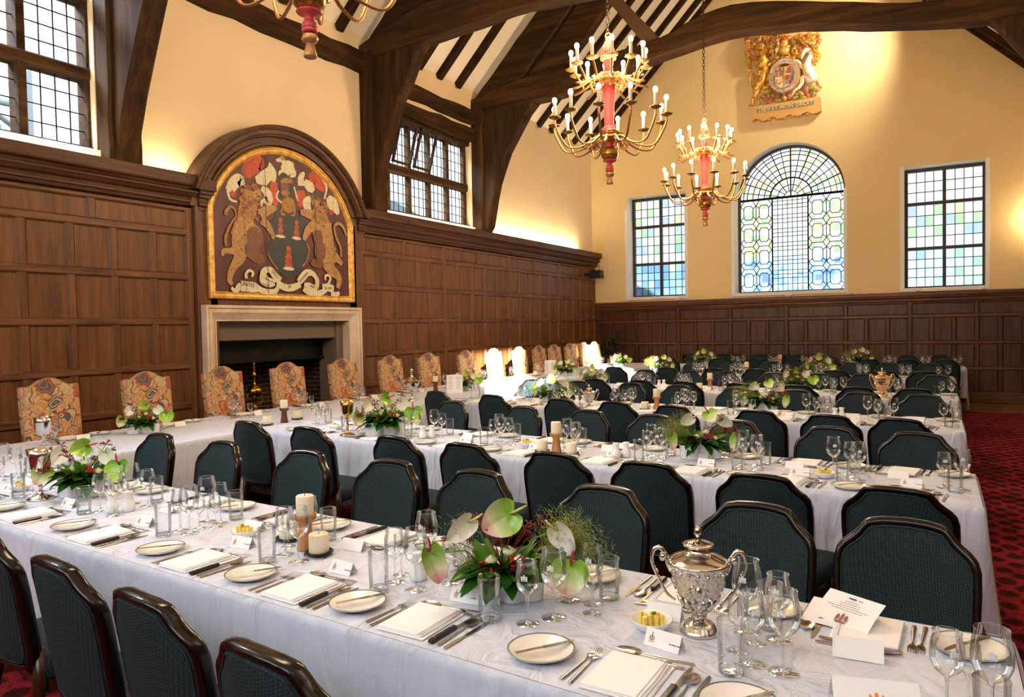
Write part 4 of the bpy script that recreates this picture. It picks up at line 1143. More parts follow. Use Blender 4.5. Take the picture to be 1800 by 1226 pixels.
RT([(0.462, 6.718, 0.11), (0.417, 6.855, 0.097), (0.464, 6.975, 0.071), (0.51, 7.078, 0.057), (0.465, 7.167, 0.053), (0.374, 7.17, 0.047), (0.327, 7.099, 0.035), (0.312, 7.046, 0.025)],'unicorn',1,0.1)
RT([(0.462, 6.686, 0.1), (0.522, 6.594, 0.086), (0.461, 6.557, 0.075)],'unicorn',1,0.1)
RT([(0.372, 6.832, 0.047), (0.295, 6.879, 0.038), (0.265, 6.966, 0.025), (0.204, 7.011, 0.022), (0.096, 7.016, 0.019)],'unicorn',1,0.1)
RT([(0.462, 6.59, 0.069), (0.34, 6.645, 0.053), (0.309, 6.521, 0.041), (0.247, 6.436, 0.031), (0.169, 6.401, 0.028), (0.122, 6.312, 0.022)],'unicorn',1,0.1)
RT([(0.522, 6.578, 0.063), (0.568, 6.634, 0.047), (0.523, 6.706, 0.031)],'unicorn',1,0.1)
RT([(0.435, 7.213, 0.019), (0.374, 7.29, 0.014), (0.283, 7.414, 0.008)],'mantling',1,0.2)
RB((0.54, 7.183),0.041,0.053,'mantling',0.12,None,0)
RB((0.585, 7.11),0.041,0.053,'mantling',0.12,None,0)
RB((0.615, 7.024),0.041,0.053,'mantling',0.12,None,0)
RB((0.614, 6.928),0.041,0.053,'mantling',0.12,None,0)
RB((0.584, 6.871),0.041,0.053,'mantling',0.12,None,0)
RB((0.539, 6.928),0.041,0.053,'mantling',0.12,None,0)
RB((0.555, 7.052),0.041,0.053,'mantling',0.12,None,0)
RB((0.525, 7.138),0.041,0.053,'mantling',0.12,None,0)
RT([(0.642, 6.492, 0.019), (0.671, 6.39, 0.019), (0.611, 6.337, 0.019), (0.641, 6.236, 0.016)],'unicorn',1,0.1)
OVAL((-0.016, 6.712),0.290,0.338)
RB((-0.02, 7.235),0.118,0.094,'helmet',0.2,None,0)
RB((-0.019, 7.365),0.086,0.094,'helmet',0.2,None,0)
RB((-0.026, 7.448),0.094,0.071,'crown_red',0.17,None,0)
RT([(-0.137, 7.341, 0.025), (-0.02, 7.292, 0.028), (0.09, 7.294, 0.025)],'helmet',1,0.22)
RB((-0.12, 7.534),0.027,0.038,'mantling',0.17,None,0)
RB((-0.073, 7.523),0.027,0.038,'mantling',0.17,None,0)
RB((-0.018, 7.512),0.027,0.038,'mantling',0.17,None,0)
RB((0.036, 7.5),0.027,0.038,'mantling',0.17,None,0)
RB((0.086, 7.489),0.027,0.038,'mantling',0.17,None,0)
RB((-0.018, 7.569),0.079,0.055,'mantling',0.14,None,0)
RB((-0.057, 7.601),0.041,0.047,'mantling',0.2,None,0)
RT([(-0.154, 7.214, 0.035), (-0.091, 7.135, 0.031), (0.065, 7.104, 0.031), (0.12, 7.158, 0.035)],'helmet',1,0.1)
RB((-0.005, 7.102),0.094,0.041,'mantling',0.14,None,0)
RB((-0.796, 7.646),0.045,0.060,'mantling_rose',0.09,None,0.0)
RB((-0.763, 7.556),0.057,0.045,'mantling',0.12,None,0.65)
RB((-0.748, 7.469),0.045,0.039,'mantling',0.15,None,1.29)
RB((-0.665, 7.535),0.045,0.060,'mantling',0.09,None,1.94)
RB((-0.583, 7.6),0.042,0.067,'mantling_rose',0.12,None,2.58)
RB((-0.518, 7.62),0.039,0.075,'mantling',0.15,None,0.09)
RB((-0.454, 7.622),0.039,0.082,'mantling',0.09,None,0.73)
RB((-0.374, 7.588),0.060,0.067,'mantling',0.12,None,1.38)
RB((-0.295, 7.489),0.066,0.054,'mantling_rose',0.15,None,2.02)
RB((-0.343, 7.417),0.060,0.060,'mantling',0.09,None,2.67)
RB((-0.248, 7.381),0.060,0.066,'mantling',0.12,None,0.17)
RB((-0.248, 7.266),0.075,0.051,'mantling',0.15,None,0.82)
RB((-0.344, 7.253),0.069,0.060,'mantling_rose',0.09,None,1.47)
RB((-0.408, 7.332),0.054,0.060,'mantling',0.12,None,2.11)
RB((-0.488, 7.431),0.075,0.066,'mantling',0.15,None,2.76)
RB((-0.569, 7.415),0.066,0.051,'mantling',0.09,None,0.26)
RB((-0.699, 7.375),0.082,0.042,'mantling_rose',0.12,None,0.91)
RB((-0.766, 7.306),0.060,0.051,'mantling',0.15,None,1.55)
RB((-0.667, 7.319),0.066,0.039,'mantling',0.09,None,2.2)
RB((-0.75, 7.185),0.069,0.075,'mantling',0.12,None,2.84)
RB((-0.619, 7.209),0.072,0.054,'mantling_rose',0.15,None,0.35)
RB((-0.735, 7.082),0.066,0.042,'mantling',0.09,None,0.99)
RB((-0.768, 6.988),0.033,0.045,'mantling',0.12,None,1.64)
RB((-0.183, 7.515),0.051,0.069,'mantling',0.15,None,2.29)
RB((-0.214, 7.603),0.054,0.060,'mantling_rose',0.09,None,2.93)
RB((-0.294, 7.637),0.051,0.045,'mantling',0.12,None,0.44)
RB((-0.17, 7.135),0.045,0.045,'mantling',0.15,None,1.08)
RB((-0.234, 7.082),0.051,0.039,'mantling',0.09,None,1.73)
RB((-0.155, 7.034),0.039,0.030,'mantling_rose',0.12,None,2.37)
RB((-0.569, 7.299),0.060,0.051,'mantling',0.15,None,3.02)
RB((0.191, 7.434),0.051,0.089,'mantling',0.09,None,0.52)
RB((0.268, 7.482),0.060,0.069,'mantling',0.12,None,1.17)
RB((0.329, 7.404),0.060,0.060,'mantling_rose',0.15,None,1.82)
RB((0.406, 7.452),0.051,0.069,'mantling',0.09,None,2.46)
RB((0.466, 7.471),0.060,0.060,'mantling',0.12,None,3.11)
RB((0.526, 7.394),0.054,0.060,'mantling',0.15,None,0.61)
RB((0.617, 7.422),0.045,0.066,'mantling_rose',0.09,None,1.26)
RB((0.662, 7.444),0.030,0.036,'mantling',0.12,None,1.9)
RB((0.435, 7.35),0.066,0.051,'mantling',0.15,None,2.55)
RB((0.221, 7.282),0.060,0.060,'mantling',0.09,None,0.05)
RB((0.297, 7.202),0.045,0.066,'mantling_rose',0.12,None,0.7)
RB((0.19, 7.176),0.069,0.054,'mantling',0.15,None,1.34)
RB((0.266, 7.111),0.051,0.045,'mantling',0.09,None,1.99)
RB((0.374, 7.282),0.045,0.039,'mantling',0.12,None,2.64)
RB((0.646, 7.289),0.051,0.060,'mantling_rose',0.15,None,0.14)
RB((0.66, 6.999),0.030,0.045,'mantling',0.09,None,0.79)
RB((0.158, 7.085),0.051,0.039,'mantling',0.12,None,1.43)
RB((0.601, 7.219),0.054,0.060,'mantling',0.15,None,2.08)
RB((-0.447, 6.379),0.063,0.063,'compartment_rose',0.1,None,0.0)
RB((-0.351, 6.395),0.063,0.047,'compartment',0.1,None,0.92)
RB((-0.255, 6.378),0.053,0.047,'compartment',0.1,None,1.85)
RB((-0.16, 6.345),0.057,0.044,'compartment_rose',0.1,None,2.77)
RB((-0.512, 6.341),0.063,0.041,'compartment',0.1,None,0.56)
RB((-0.577, 6.285),0.079,0.038,'compartment',0.1,None,1.48)
RB((-0.303, 6.304),0.079,0.041,'compartment_rose',0.1,None,2.41)
RB((-0.16, 6.263),0.079,0.041,'compartment',0.1,None,0.19)
RB((-0.034, 6.274),0.079,0.053,'compartment',0.1,None,1.12)
RB((0.06, 6.29),0.063,0.053,'compartment_rose',0.1,None,2.04)
RB((0.2, 6.314),0.063,0.041,'compartment',0.1,None,2.97)
RB((0.292, 6.314),0.079,0.047,'compartment',0.1,None,0.75)
RB((0.4, 6.376),0.094,0.053,'compartment_rose',0.1,None,1.68)
RB((0.491, 6.407),0.079,0.047,'compartment',0.1,None,2.6)
RB((0.581, 6.343),0.079,0.053,'compartment',0.1,None,0.38)
RB((0.612, 6.465),0.063,0.031,'compartment_rose',0.1,None,1.31)
RB((0.461, 6.493),0.063,0.035,'compartment',0.1,None,2.23)
RB((0.338, 6.225),0.079,0.038,'compartment',0.1,None,0.02)
RB((0.429, 6.257),0.063,0.035,'compartment_rose',0.1,None,0.94)
RB((0.536, 6.271),0.069,0.035,'compartment',0.1,None,1.87)
RB((0.184, 6.252),0.072,0.038,'compartment',0.1,None,2.79)
RB((-0.384, 6.269),0.063,0.031,'compartment_rose',0.1,None,0.58)
RB((-0.034, 6.339),0.038,0.031,'compartment',0.1,None,1.5)
RB((0.656, 6.393),0.031,0.063,'compartment',0.1,None,2.43)
RB((-0.45, 6.383),0.031,0.031,'mantling',0.16,None,0)
RB((-0.033, 6.372),0.041,0.063,'mantling',0.14,None,0)
MOTTO=[(-0.701, 6.206), (0.655, 6.186), (0.676, 5.878), (-0.687, 5.902), (-0.579, 6.136), (0.542, 6.128), (0.542, 6.045), (-0.579, 6.061)]
for k_,g_ in RG.items(): obj(k_,g_,RMAT[k_],t)
(c_,rx,rz)=OC
g=G(); N=40
def ring(g,c,rx,rz,r0,r1,d0,d1,fn):
    vs=[];fs=[]
    for i in range(N):
        a=2*pi*i/N
        for r_,d_ in ((r0,0),(r0,d1),(r1,d0),(r1,0)): vs.append((c[0]+rx*r_*cos(a),-.1-d_,c[1]+rz*r_*sin(a)))
    for i in range(N):
        j=(i+1)%N
        for k in range(3): fs.append((i*4+k,i*4+k+1,j*4+k+1,j*4+k))
    g.add(vs,fs)
ring(g,c_,rx,rz,1.0,.76,.11,.13,0); gb=obj('garter_band',g,simple('relief_pale_blue','b4b6cc',.5),t)
g=G(); ring(g,c_,rx,rz,1.06,.99,.125,.125,0); ring(g,c_,rx,rz,.78,.73,.14,.14,0)
for i in range(14):
    a=2*pi*i/14+.2; g.ell((c_[0]+rx*.88*cos(a),-.225,c_[1]+rz*.88*sin(a)),(.016,.01,.02),8,5)
obj('garter_edge',g,GILT,gb)
g=G(); mats=[simple('shield_cream','efe2c4',.5),simple('shield_red','c2503c',.5),simple('shield_blue','8a9cc8',.5),RGOLD]
def srect(a,b,c,d,m,dd=.20):
    g.mat(m); x0,z0=c_; g.box(x0+a*rx,x0+b*rx,-dd,-.1,z0+c*rz,z0+d*rz)
srect(-.66,.66,-.5,.6,0,.18); g.mat(0); g.prism([(c_[0]-.6*rx,c_[1]-.5*rz),(c_[0]+.6*rx,c_[1]-.5*rz),(c_[0],c_[1]-.78*rz)],-.18,-.1,lambda a,b,d:(a,d,b))
for (a,b) in ((-.62,.05),(.05,-.5)):
    pass
for qx,qz,kind in ((-.62,.05,0),(.04,.05,1),(-.62,-.52,2),(.04,-.52,0)):
    if kind==0:
        for i in range(2):
            for j in range(2): srect(qx+i*.29+.01,qx+i*.29+.27,qz+j*.27,qz+j*.27+.24,1 if (i+j)%2 else 2,.195)
        for i in range(2):
            for j in range(2):
                g.mat(3); g.ell((c_[0]+(qx+i*.29+.14)*rx,-.2,c_[1]+(qz+j*.27+.12)*rz),(.018,.01,.022),8,5)
    elif kind==1:
        g.mat(1); x0=c_[0]+(qx+.29)*rx; z0=c_[1]+(qz+.27)*rz
        g.tube([(x0-.05,-.2,z0-.06),(x0,-.2,z0),(x0+.02,-.2,z0+.06)],[.014,.022,.014],6); g.tube([(x0,-.2,z0),(x0+.05,-.2,z0-.02)],.009,5); g.tube([(x0,-.2,z0+.02),(x0-.045,-.2,z0+.04)],.008,5); g.tube([(x0+.01,-.2,z0-.02),(x0+.04,-.2,z0-.07)],.009,5)
    else:
        g.mat(3); x0=c_[0]+(qx+.29)*rx; z0=c_[1]+(qz+.25)*rz
        P=[(x0-.05,-.2,z0+.05),(x0-.06,-.2,z0-.03),(x0-.01,-.2,z0-.07),(x0+.05,-.2,z0-.02),(x0+.04,-.2,z0+.06)]
        g.tube(P,.011,6)
        for i in range(3): g.tube([(x0-.03+i*.03,-.2,z0-.05+.01*i),(x0-.03+i*.03,-.2,z0+.05)],.003,4)
srect(-.02,.02,-.62,.6,3,.2); srect(-.66,.66,.02,.05,3,.2)
obj('quartered_shield',g,mats,t)
# motto board
q=MOTTO; g=G()
P=[q[3],q[2],q[1],q[0]]
# wavy lower edge
low=[]
for i in range(17):
    f_=i/16; low.append((q[3][0]+(q[2][0]-q[3][0])*f_, q[3][1]+(q[2][1]-q[3][1])*f_+.035*sin(i*1.6)))
g.prism(low+[q[1],q[0]],-.13,-.0,lambda a,b,d:(a,d,b))
for i in range(9):
    f_=(i+.3)/9; g.ell((q[3][0]+(q[2][0]-q[3][0])*f_,-.09,q[3][1]+(q[2][1]-q[3][1])*f_-.012),(.05,.05,.03),8,5)
mb=obj('motto_board',g,simple('relief_tan','d8a860',.5),t)
g=G(); g.prism([q[7],q[6],q[5],q[4]],-.142,-.12,lambda a,b,d:(a,d,b)); obj('blue_motto_panel',g,simple('motto_grey_blue','76808c',.6),mb)
mx=(q[4][0]+q[6][0])/2; mz=(q[4][1]+q[6][1])/2; ang=atan2(q[5][1]-q[4][1],q[5][0]-q[4][0])
o=textmesh('DIEV ET MON DROIT',.115,(mx+.01,-.146,mz),(radians(90),0,0),simple('motto_gold','e4c488',.5),'motto_lettering',mb,ext=.006,bold=.003)
o.rotation_euler=(Matrix(((1,0,0),(0,0,-1),(0,1,0)))@Matrix.Rotation(ang,3,'Z')).to_euler()
# ================================================================ CHANDELIERS
def chandelier():
    r=empty('chandelier','','chandelier')
    # z=0 is the bottom tassel tip
    g=G(); g.lathe([(0,.005),(.034,0),(.038,.01),(.033,.05),(.024,.095),(.022,.115)],20); g.lathe([(.0,.105),(.02,.11),(.04,.13),(.046,.155),(.04,.18),(.02,.2),(.012,.205)],20,lobes=(10,.04)); obj('tassel_finial',g,GOLDM if False else AGILT,r)
    g=G(); g.lathe([(.02,.2),(.042,.205),(.045,.225),(.036,.232),(.044,.24),(.045,.255),(.036,.262),(.042,.27),(.04,.285),(.028,.292),(.028,.33),(.04,.345),(.068,.36),(.075,.372),(.07,.38),(.05,.385)],24)
    g.lathe([(.04,.555),(.05,.565),(.052,.6),(.06,.63),(.09,.66),(.06,.7)],24)
    obj('red_baluster',g,REDP,r)
    g=G(); g.lathe([(.03,.375),(.06,.39),(.088,.43),(.096,.48),(.088,.53),(.06,.57),(.04,.58)],28); obj('gilt_ball',g,BRONZE if False else simple('gilt_ball_metal','b07f34',.3,.9),r)
    g=G(); g.lathe([(.05,.63),(.13,.64),(.15,.66),(.15,.675),(.11,.69),(.06,.70)],28); g.lathe([(.05,.69),(.10,.72),(.085,.73),(.1,.74)],24,lobes=(8,.18)); obj('leaf_corona',g,simple('gilt_ball_metal','b07f34',.3,.9),r)
    g=G(); g.lathe([(.06,.70),(.09,.715),(.075,.745),(.055,.76),(.06,.775),(.05,.785),(.05,.80),(.055,.95),(.068,1.13),(.072,1.2),(.08,1.215)],24); g.lathe([(.05,1.28),(.055,1.33),(.045,1.40)],20); g.lathe([(.045,1.40),(.055,1.42),(.055,1.45),(.07,1.47)],20)
    g.lathe([(.075,1.50),(.07,1.55),(.045,1.63),(.028,1.66),(.01,1.67)],4,M=Matrix.Rotation(pi/4,4,'Z'),smooth=False)
    obj('red_stem',g,REDP,r)
    g=G(); g.lathe([(.07,1.205),(.095,1.215),(.095,1.235),(.075,1.245),(.07,1.26),(.095,1.28),(.11,1.30),(.10,1.32),(.06,1.335)],28,lobes=(12,.05))
    g.lathe([(.06,1.455),(.085,1.47),(.09,1.485),(.08,1.50),(.05,1.51)],20)
    for k in range(4):
        a=pi/2*k+pi/4
        for s in (-1,1): g.tube([(.082*cos(a+s*.5),.082*sin(a+s*.5),1.50),(.06*cos(a+s*.35),.06*sin(a+s*.35),1.58),(.035*cos(a),.035*sin(a),1.645)],.005,5)
    g.lathe([(.02,1.655),(.03,1.67),(.02,1.69),(.012,1.70)],12); g.tube([(.03*cos(a),0,1.71+.03*sin(a)) for a in [2*pi*i/12 for i in range(12)]],.007,6,closed=True)
    obj('gilt_collars',g,AGILT,r)
    def arm(a,R_,z0,z1,drop,tz):
        g=G(); c,s=cos(a),sin(a)
        P=[(.07,z0),(.16,z0+.015),(.28,z0-drop*.6),(.42,z0-drop),(R_-.1,z0-drop*.55),(R_-.01,z0+.10),(R_,z1)]
        P=smoothp([(x,z,0) for x,z in P],4)
        g.tube([(x*c,x*s,z) for x,z,_ in P],[.012]*(len(P)-4)+[.011]*4,8)
        # scroll curl back
        Q=[(.16,z0-.01),(.2,z0-.06),(.17,z0-.11),(.13,z0-.09),(.135,z0-.055)]
        Q=smoothp([(x,z,0) for x,z in Q],4)
        g.tube([(x*c,x*s,z) for x,z,_ in Q],[.009-.00025*i for i in range(len(Q))],6)
        ao=obj('arm',g,GOLDARM,r)
        g=G(); g.lathe([(.0,z1-.01),(.02,z1),(.05,z1+.012),(.062,z1+.02),(.055,z1+.026),(.02,z1+.02),(.0,z1+.018)],24,ox=R_*c,oy=R_*s,lobes=(8,.14)); obj('drip_pan',g,BRONZE if tz==0 else AGILT,ao)
        g=G(); g.lathe([(.0,z1+.018),(.018,z1+.02),(.0185,z1+.155),(.012,z1+.16)],14,ox=R_*c,oy=R_*s); obj('candle_sleeve',g,CANW,ao)
        g=G(); g.lathe([(.008,z1+.155),(.018,z1+.160),(.0245,z1+.175),(.0255,z1+.19),(.021,z1+.205),(.010,z1+.214),(0,z1+.216)],12,ox=R_*c,oy=R_*s); obj('lit_bulb',g,BULB,ao)
    for i in range(12): arm(2*pi*i/12+.13,.61,.66,.84,.11,0)
    for i in range(12): arm(2*pi*i/12+.39,.40,1.28,1.36,.10,1)
    for c in COL.objects:
        if c.parent==r or (c.parent and c.parent.parent==r):
            for v in c.data.vertices:
                z=v.co.z; v.co.z=(z*.68 if z<.58 else (z-.58)*1.06+.394)*.895; v.co.x*=.895; v.co.y*=.895
    return r
ch=chandelier(); ch['label']='two-tier red and gold chandelier, largest of the pair hanging left of the end windows'
def chain(par_label,x,y,z0,z1):
    g=G(); z=z0; k=0
    while z<z1:
        a=pi/2*(k%2); 
        g.tube([(x+.016*cos(t_)*cos(a),y+.016*cos(t_)*sin(a),z+.028*sin(t_)) for t_ in [2*pi*i/10 for i in range(10)]],.0045,5,closed=True); z+=.045; k+=1
    tag(obj('chandelier_chain',g,simple('dark_iron_chain','3a2c20',.5,.6)),par_label,'chain')
ZB=2.965
place(ch,(CX,6.57,ZB),.1)
place(ch,(CX,9.92,ZB-.03),.35,'two-tier red and gold chandelier in front of the arched end window')
place(ch,(CX,2.68,ZB+.015),.0,'red and gold chandelier nearest the camera, only gilt ball and tassel in view')
chain('dark iron chain holding the largest chandelier',CX,6.57,ZB+1.46,9.4)
chain('dark iron chain holding the chandelier before the arched window',CX,9.92,ZB+1.43,9.4)
# ================================================================ CHAIRS
def outline(half, k=5):
    P=half+[(-x,z) for x,z in half[::-1][1:-1]] if half[0][0]==0 else half
    return P
def banquet_chair():
    """seat faces +y ; back at y=-0.22"""
    r=empty('banquet_chair','','chair')
    half=[(0,.92),(.07,.917),(.112,.909),(.124,.902),(.134,.890),(.150,.868),(.168,.851),(.190,.834),(.207,.812),(.216,.78),(.217,.72),(.213,.62),(.206,.5),(.198,.46),(.18,.435),(.15,.428),(0,.425)]
    full=half+[(-x,z) for x,z in half[1:-1][::-1]]
    def yb(x,z): return -.20-.16*(z-.43)+.035*(1-(x/.216)**2)*-1   # raked and gently curved
    n=len(full)
    # closed frame swept with a rounded section
    g=G()
    S=[]
    for i in range(n):
        p0,p1,p2=full[i-1],full[i],full[(i+1)%n]
        S.append(p1); S.append(((p1[0]+p2[0])/2,(p1[1]+p2[1])/2))
    sec=[(-.009,-.019),(.003,-.024),(.011,-.020),(.014,-.009),(.014,.009),(.011,.020),(.003,.024),(-.009,.019)]   # (outward, y)
    m=len(S); vs=[]
    for i in range(m):
        a=Vector(S[i-1]);b=Vector(S[(i+1)%m]); t=(b-a).normalized(); nr=Vector((-t.y,t.x))
        if nr.dot(Vector(S[i])-Vector((0,.66)))<0: nr=-nr
        for o,yy in sec:
            x=S[i][0]+nr.x*(o-.012); z=S[i][1]+nr.y*(o-.012); vs.append((x,yb(S[i][0],z)+yy,z))
    k=len(sec); fs=[]
    for i in range(m):
        j=(i+1)%m
        for q in range(k): fs.append((i*k+q,i*k+(q+1)%k,j*k+(q+1)%k,j*k+q))
    g.add(vs,fs,True); obj('back_frame',g,CHW,r)
    # upholstered pad : two domed faces
    g=G()
    def padring(sc,dy,side):
        return [(x*sc*.935,yb(x*sc,.66+(z-.66)*sc*.95)+side*dy,.672+(z-.672)*sc*.948) for x,z in S]
    for side in (-1,1):
        R_=[padring(1.0,.010,side),padring(.965,.019,side),padring(.9,.023,side),padring(.6,.027,side),padring(.25,.029,side)]
        vs=[p for q in R_ for p in q]; fs=[]
        for a in range(4):
            for i in range(m):
                j=(i+1)%m; fs.append((a*m+i,a*m+j,(a+1)*m+j,(a+1)*m+i))
        fs.append(tuple(range(4*m,5*m))); g.add(vs,fs,True)
    pad=obj('back_pad',g,TEAL,r)
    g=G()
    for side in (-1,1): g.tube(padring(.945,.022,side),.0028,5,closed=True)
    obj('piping',g,PIPING,pad)
    # seat
    g=G(); rows=[]
    base=[(-.20,-.20),(.20,-.20),(.235,.0),(.24,.16),(.215,.195),(-.215,.195),(-.24,.16),(-.235,.0)]
    base=[p for i in range(8) for p in (base[i],((base[i][0]+base[(i+1)%8][0])/2,(base[i][1]+base[(i+1)%8][1])/2))]
    for z,sc in ((.385,.97),(.39,1.0),(.43,1.015),(.455,1.0),(.468,.95),(.476,.8),(.482,.45)): rows.append([(x*sc,y*sc+.02*(1-sc),z) for x,y in base])
    q=len(base); vs=[p for w in rows for p in w]; fs=[tuple(range(q))[::-1],tuple(range(6*q,7*q))]
    for a in range(6):
        for i in range(q): fs.append((a*q+i,a*q+(i+1)%q,(a+1)*q+(i+1)%q,(a+1)*q+i))
    g.add(vs,fs,True); obj('seat',g,TEAL,r)
    g=G(); g.bbox(-.2,.2,-.18,.17,.33,.39,.01); obj('seat_rail',g,CHLEG,r)
    for sx in (-1,1):
        g=G(); g.tube([(sx*.2,.15,.36),(sx*.205,.16,0)],[.024,.015],8,sq=(1,1)); obj('leg',g,CHLEG,r)
        g=G(); g.tube([(sx*.185,-.195,.5),(sx*.19,-.2,.36),(sx*.195,-.27,0)],[.02,.022,.015],8); obj('leg',g,CHLEG,r)
    return r
def tapestry_chair():
    """faces +x ; back panel at x=0"""
    r=empty('tapestry_chair','','chair')
    half=[(0,1.242),(.035,1.238),(.075,1.222),(.11,1.198),(.14,1.182),(.17,1.176),(.205,1.178),(.224,1.178),(.232,1.168),(.232,1.13),(.228,.8),(.222,.42),(0,.42)]
    full=half+[(-x,z) for x,z in half[1:-1][::-1]]
    n=len(full); g=G()
    def X(z): return -.0-.10*(z-.45)
    for rings in ([(1.0,.0,-.04),(1.0,.01,-.0),(1.0,.045,.0),(.985,.06,0),(.93,.068,0),(.5,.074,0)],):
        R_=[]
        for sc,d,_ in rings: R_.append([(X(z)+d,y*sc,.8+(z-.8)*sc) for y,z in full])
        vs=[p for q in R_ for p in q]; fs=[tuple(range(n))[::-1],tuple(range(5*n,6*n))]
        for a in range(5):
            for i in range(n): fs.append((a*n+i,a*n+(i+1)%n,(a+1)*n+(i+1)%n,(a+1)*n+i))
        g.add(vs,fs,True)
    me=g.mesh('backrest',[TAPES]); 
    me.polygons.foreach_set('use_smooth',[True]*len(me.polygons))
    bk=obj('backrest',me,None,r)
    g=G(); g.tube([(X(z)+.05,y,z) for y,z in full[:]],.005,5,closed=True); obj('edge_piping',g,simple('tan_piping','a88a5e',.8),bk)
    g=G(); g.bbox(.0,.46,-.23,.23,.30,.42,.02); g.bbox(.01,.47,-.235,.235,.42,.48,.025); obj('seat',g,TAPES,r)
    for sx in (.03,.43):
        for sy in (-1,1): g=G(); g.bbox(sx-.022,sx+.022,sy*.2-.022,sy*.2+.022,0,.3,.004); obj('leg',g,CHLEG,r)
    return r
bc=banquet_chair(); tc=tapestry_chair()
ORD=['first','second','third','fourth','fifth','sixth','seventh','eighth','ninth','tenth','eleventh','twelfth','thirteenth','fourteenth','fifteenth','sixteenth']
TN=['nearest table','second table back','third table back','fourth table back','fifth table back','sixth and last table']
# chair back positions measured at the top of each back: (x list, y at x=0, slope)
ROWSX={
 (0,'near'):([-1.23,-1.77,-2.29,-2.88],.93,-.11),
 (0,'far'):([-.10,-.60,-1.22,-1.90,-2.45,-3.09,-3.84,-4.55],2.745,-.047),
 (1,'near'):([-.11,-.66,-1.22,-1.76,-2.38,-2.95,-3.82,-4.51],3.32,-.085),
 (1,'far'):([-.14,-.63,-1.25,-1.87,-2.44,-3.08,-3.91],4.92,-.135),
 (2,'near'):([-.17,-.63,-1.15,-1.85,-2.42,-2.98,-3.81,-4.61],5.60,-.15),
 (2,'far'):([-.14,-.66,-1.25,-1.85,-2.51,-3.10,-3.82,-4.5],7.46,-.14),
 (3,'near'):([-.16,-.68,-1.25,-1.88,-2.52,-3.09,-3.73,-4.45],8.12,-.09),
 (3,'far'):([-.01,-.80,-1.35,-1.91,-2.57,-3.09,-3.75],10.08,-.05),
 (4,'near'):([-.13,-.59,-1.2,-1.75,-2.27,-2.87,-3.61,-4.5],10.82,-.03),
 (4,'far'):([-.10,-.66,-1.2,-1.8,-2.45,-3.13,-3.8],12.75,-.05),
 (5,'near'):([.12,-.43,-1.02,-1.65,-2.28,-2.89,-3.6,-4.6],13.95,-.0),
 (5,'far'):([.08,-.45,-1.2,-1.9,-2.5,-3.2,-3.9,-4.6],15.68,0)}
for (ti,side),(xs,y0,sl) in ROWSX.items():
    for i,x in enumerate(xs):
        y=y0+sl*x+RND.uniform(-.015,.015)
        rz=math.atan(sl)+RND.uniform(-.03,.03)
        # top of the back sits .28 behind the chair origin
        if side=='near': loc=(x,y+.28,0); rot=rz
        else: loc=(x,y-.28,0); rot=pi+rz
        place(bc,loc,rot,'dark teal chair, %s from the aisle, %s side of the %s'%(ORD[i+(2 if (ti,side)==(0,'near') else 0)],'camera' if side=='near' else 'window',TN[ti]),'teal banquet chairs at the long tables')
TY=[3.22,4.08,4.92,5.79,6.68,7.59,8.45,9.43,10.26,11.12,11.85,12.48,13.17,13.85,14.40]
for i,y in enumerate(TY):
    place(tc,(-6.36,y,0),RND.uniform(-.03,.03),'high-backed floral tapestry chair, %s from the left along the oak wall'%ORD[i],'tapestry chairs along the oak wall')
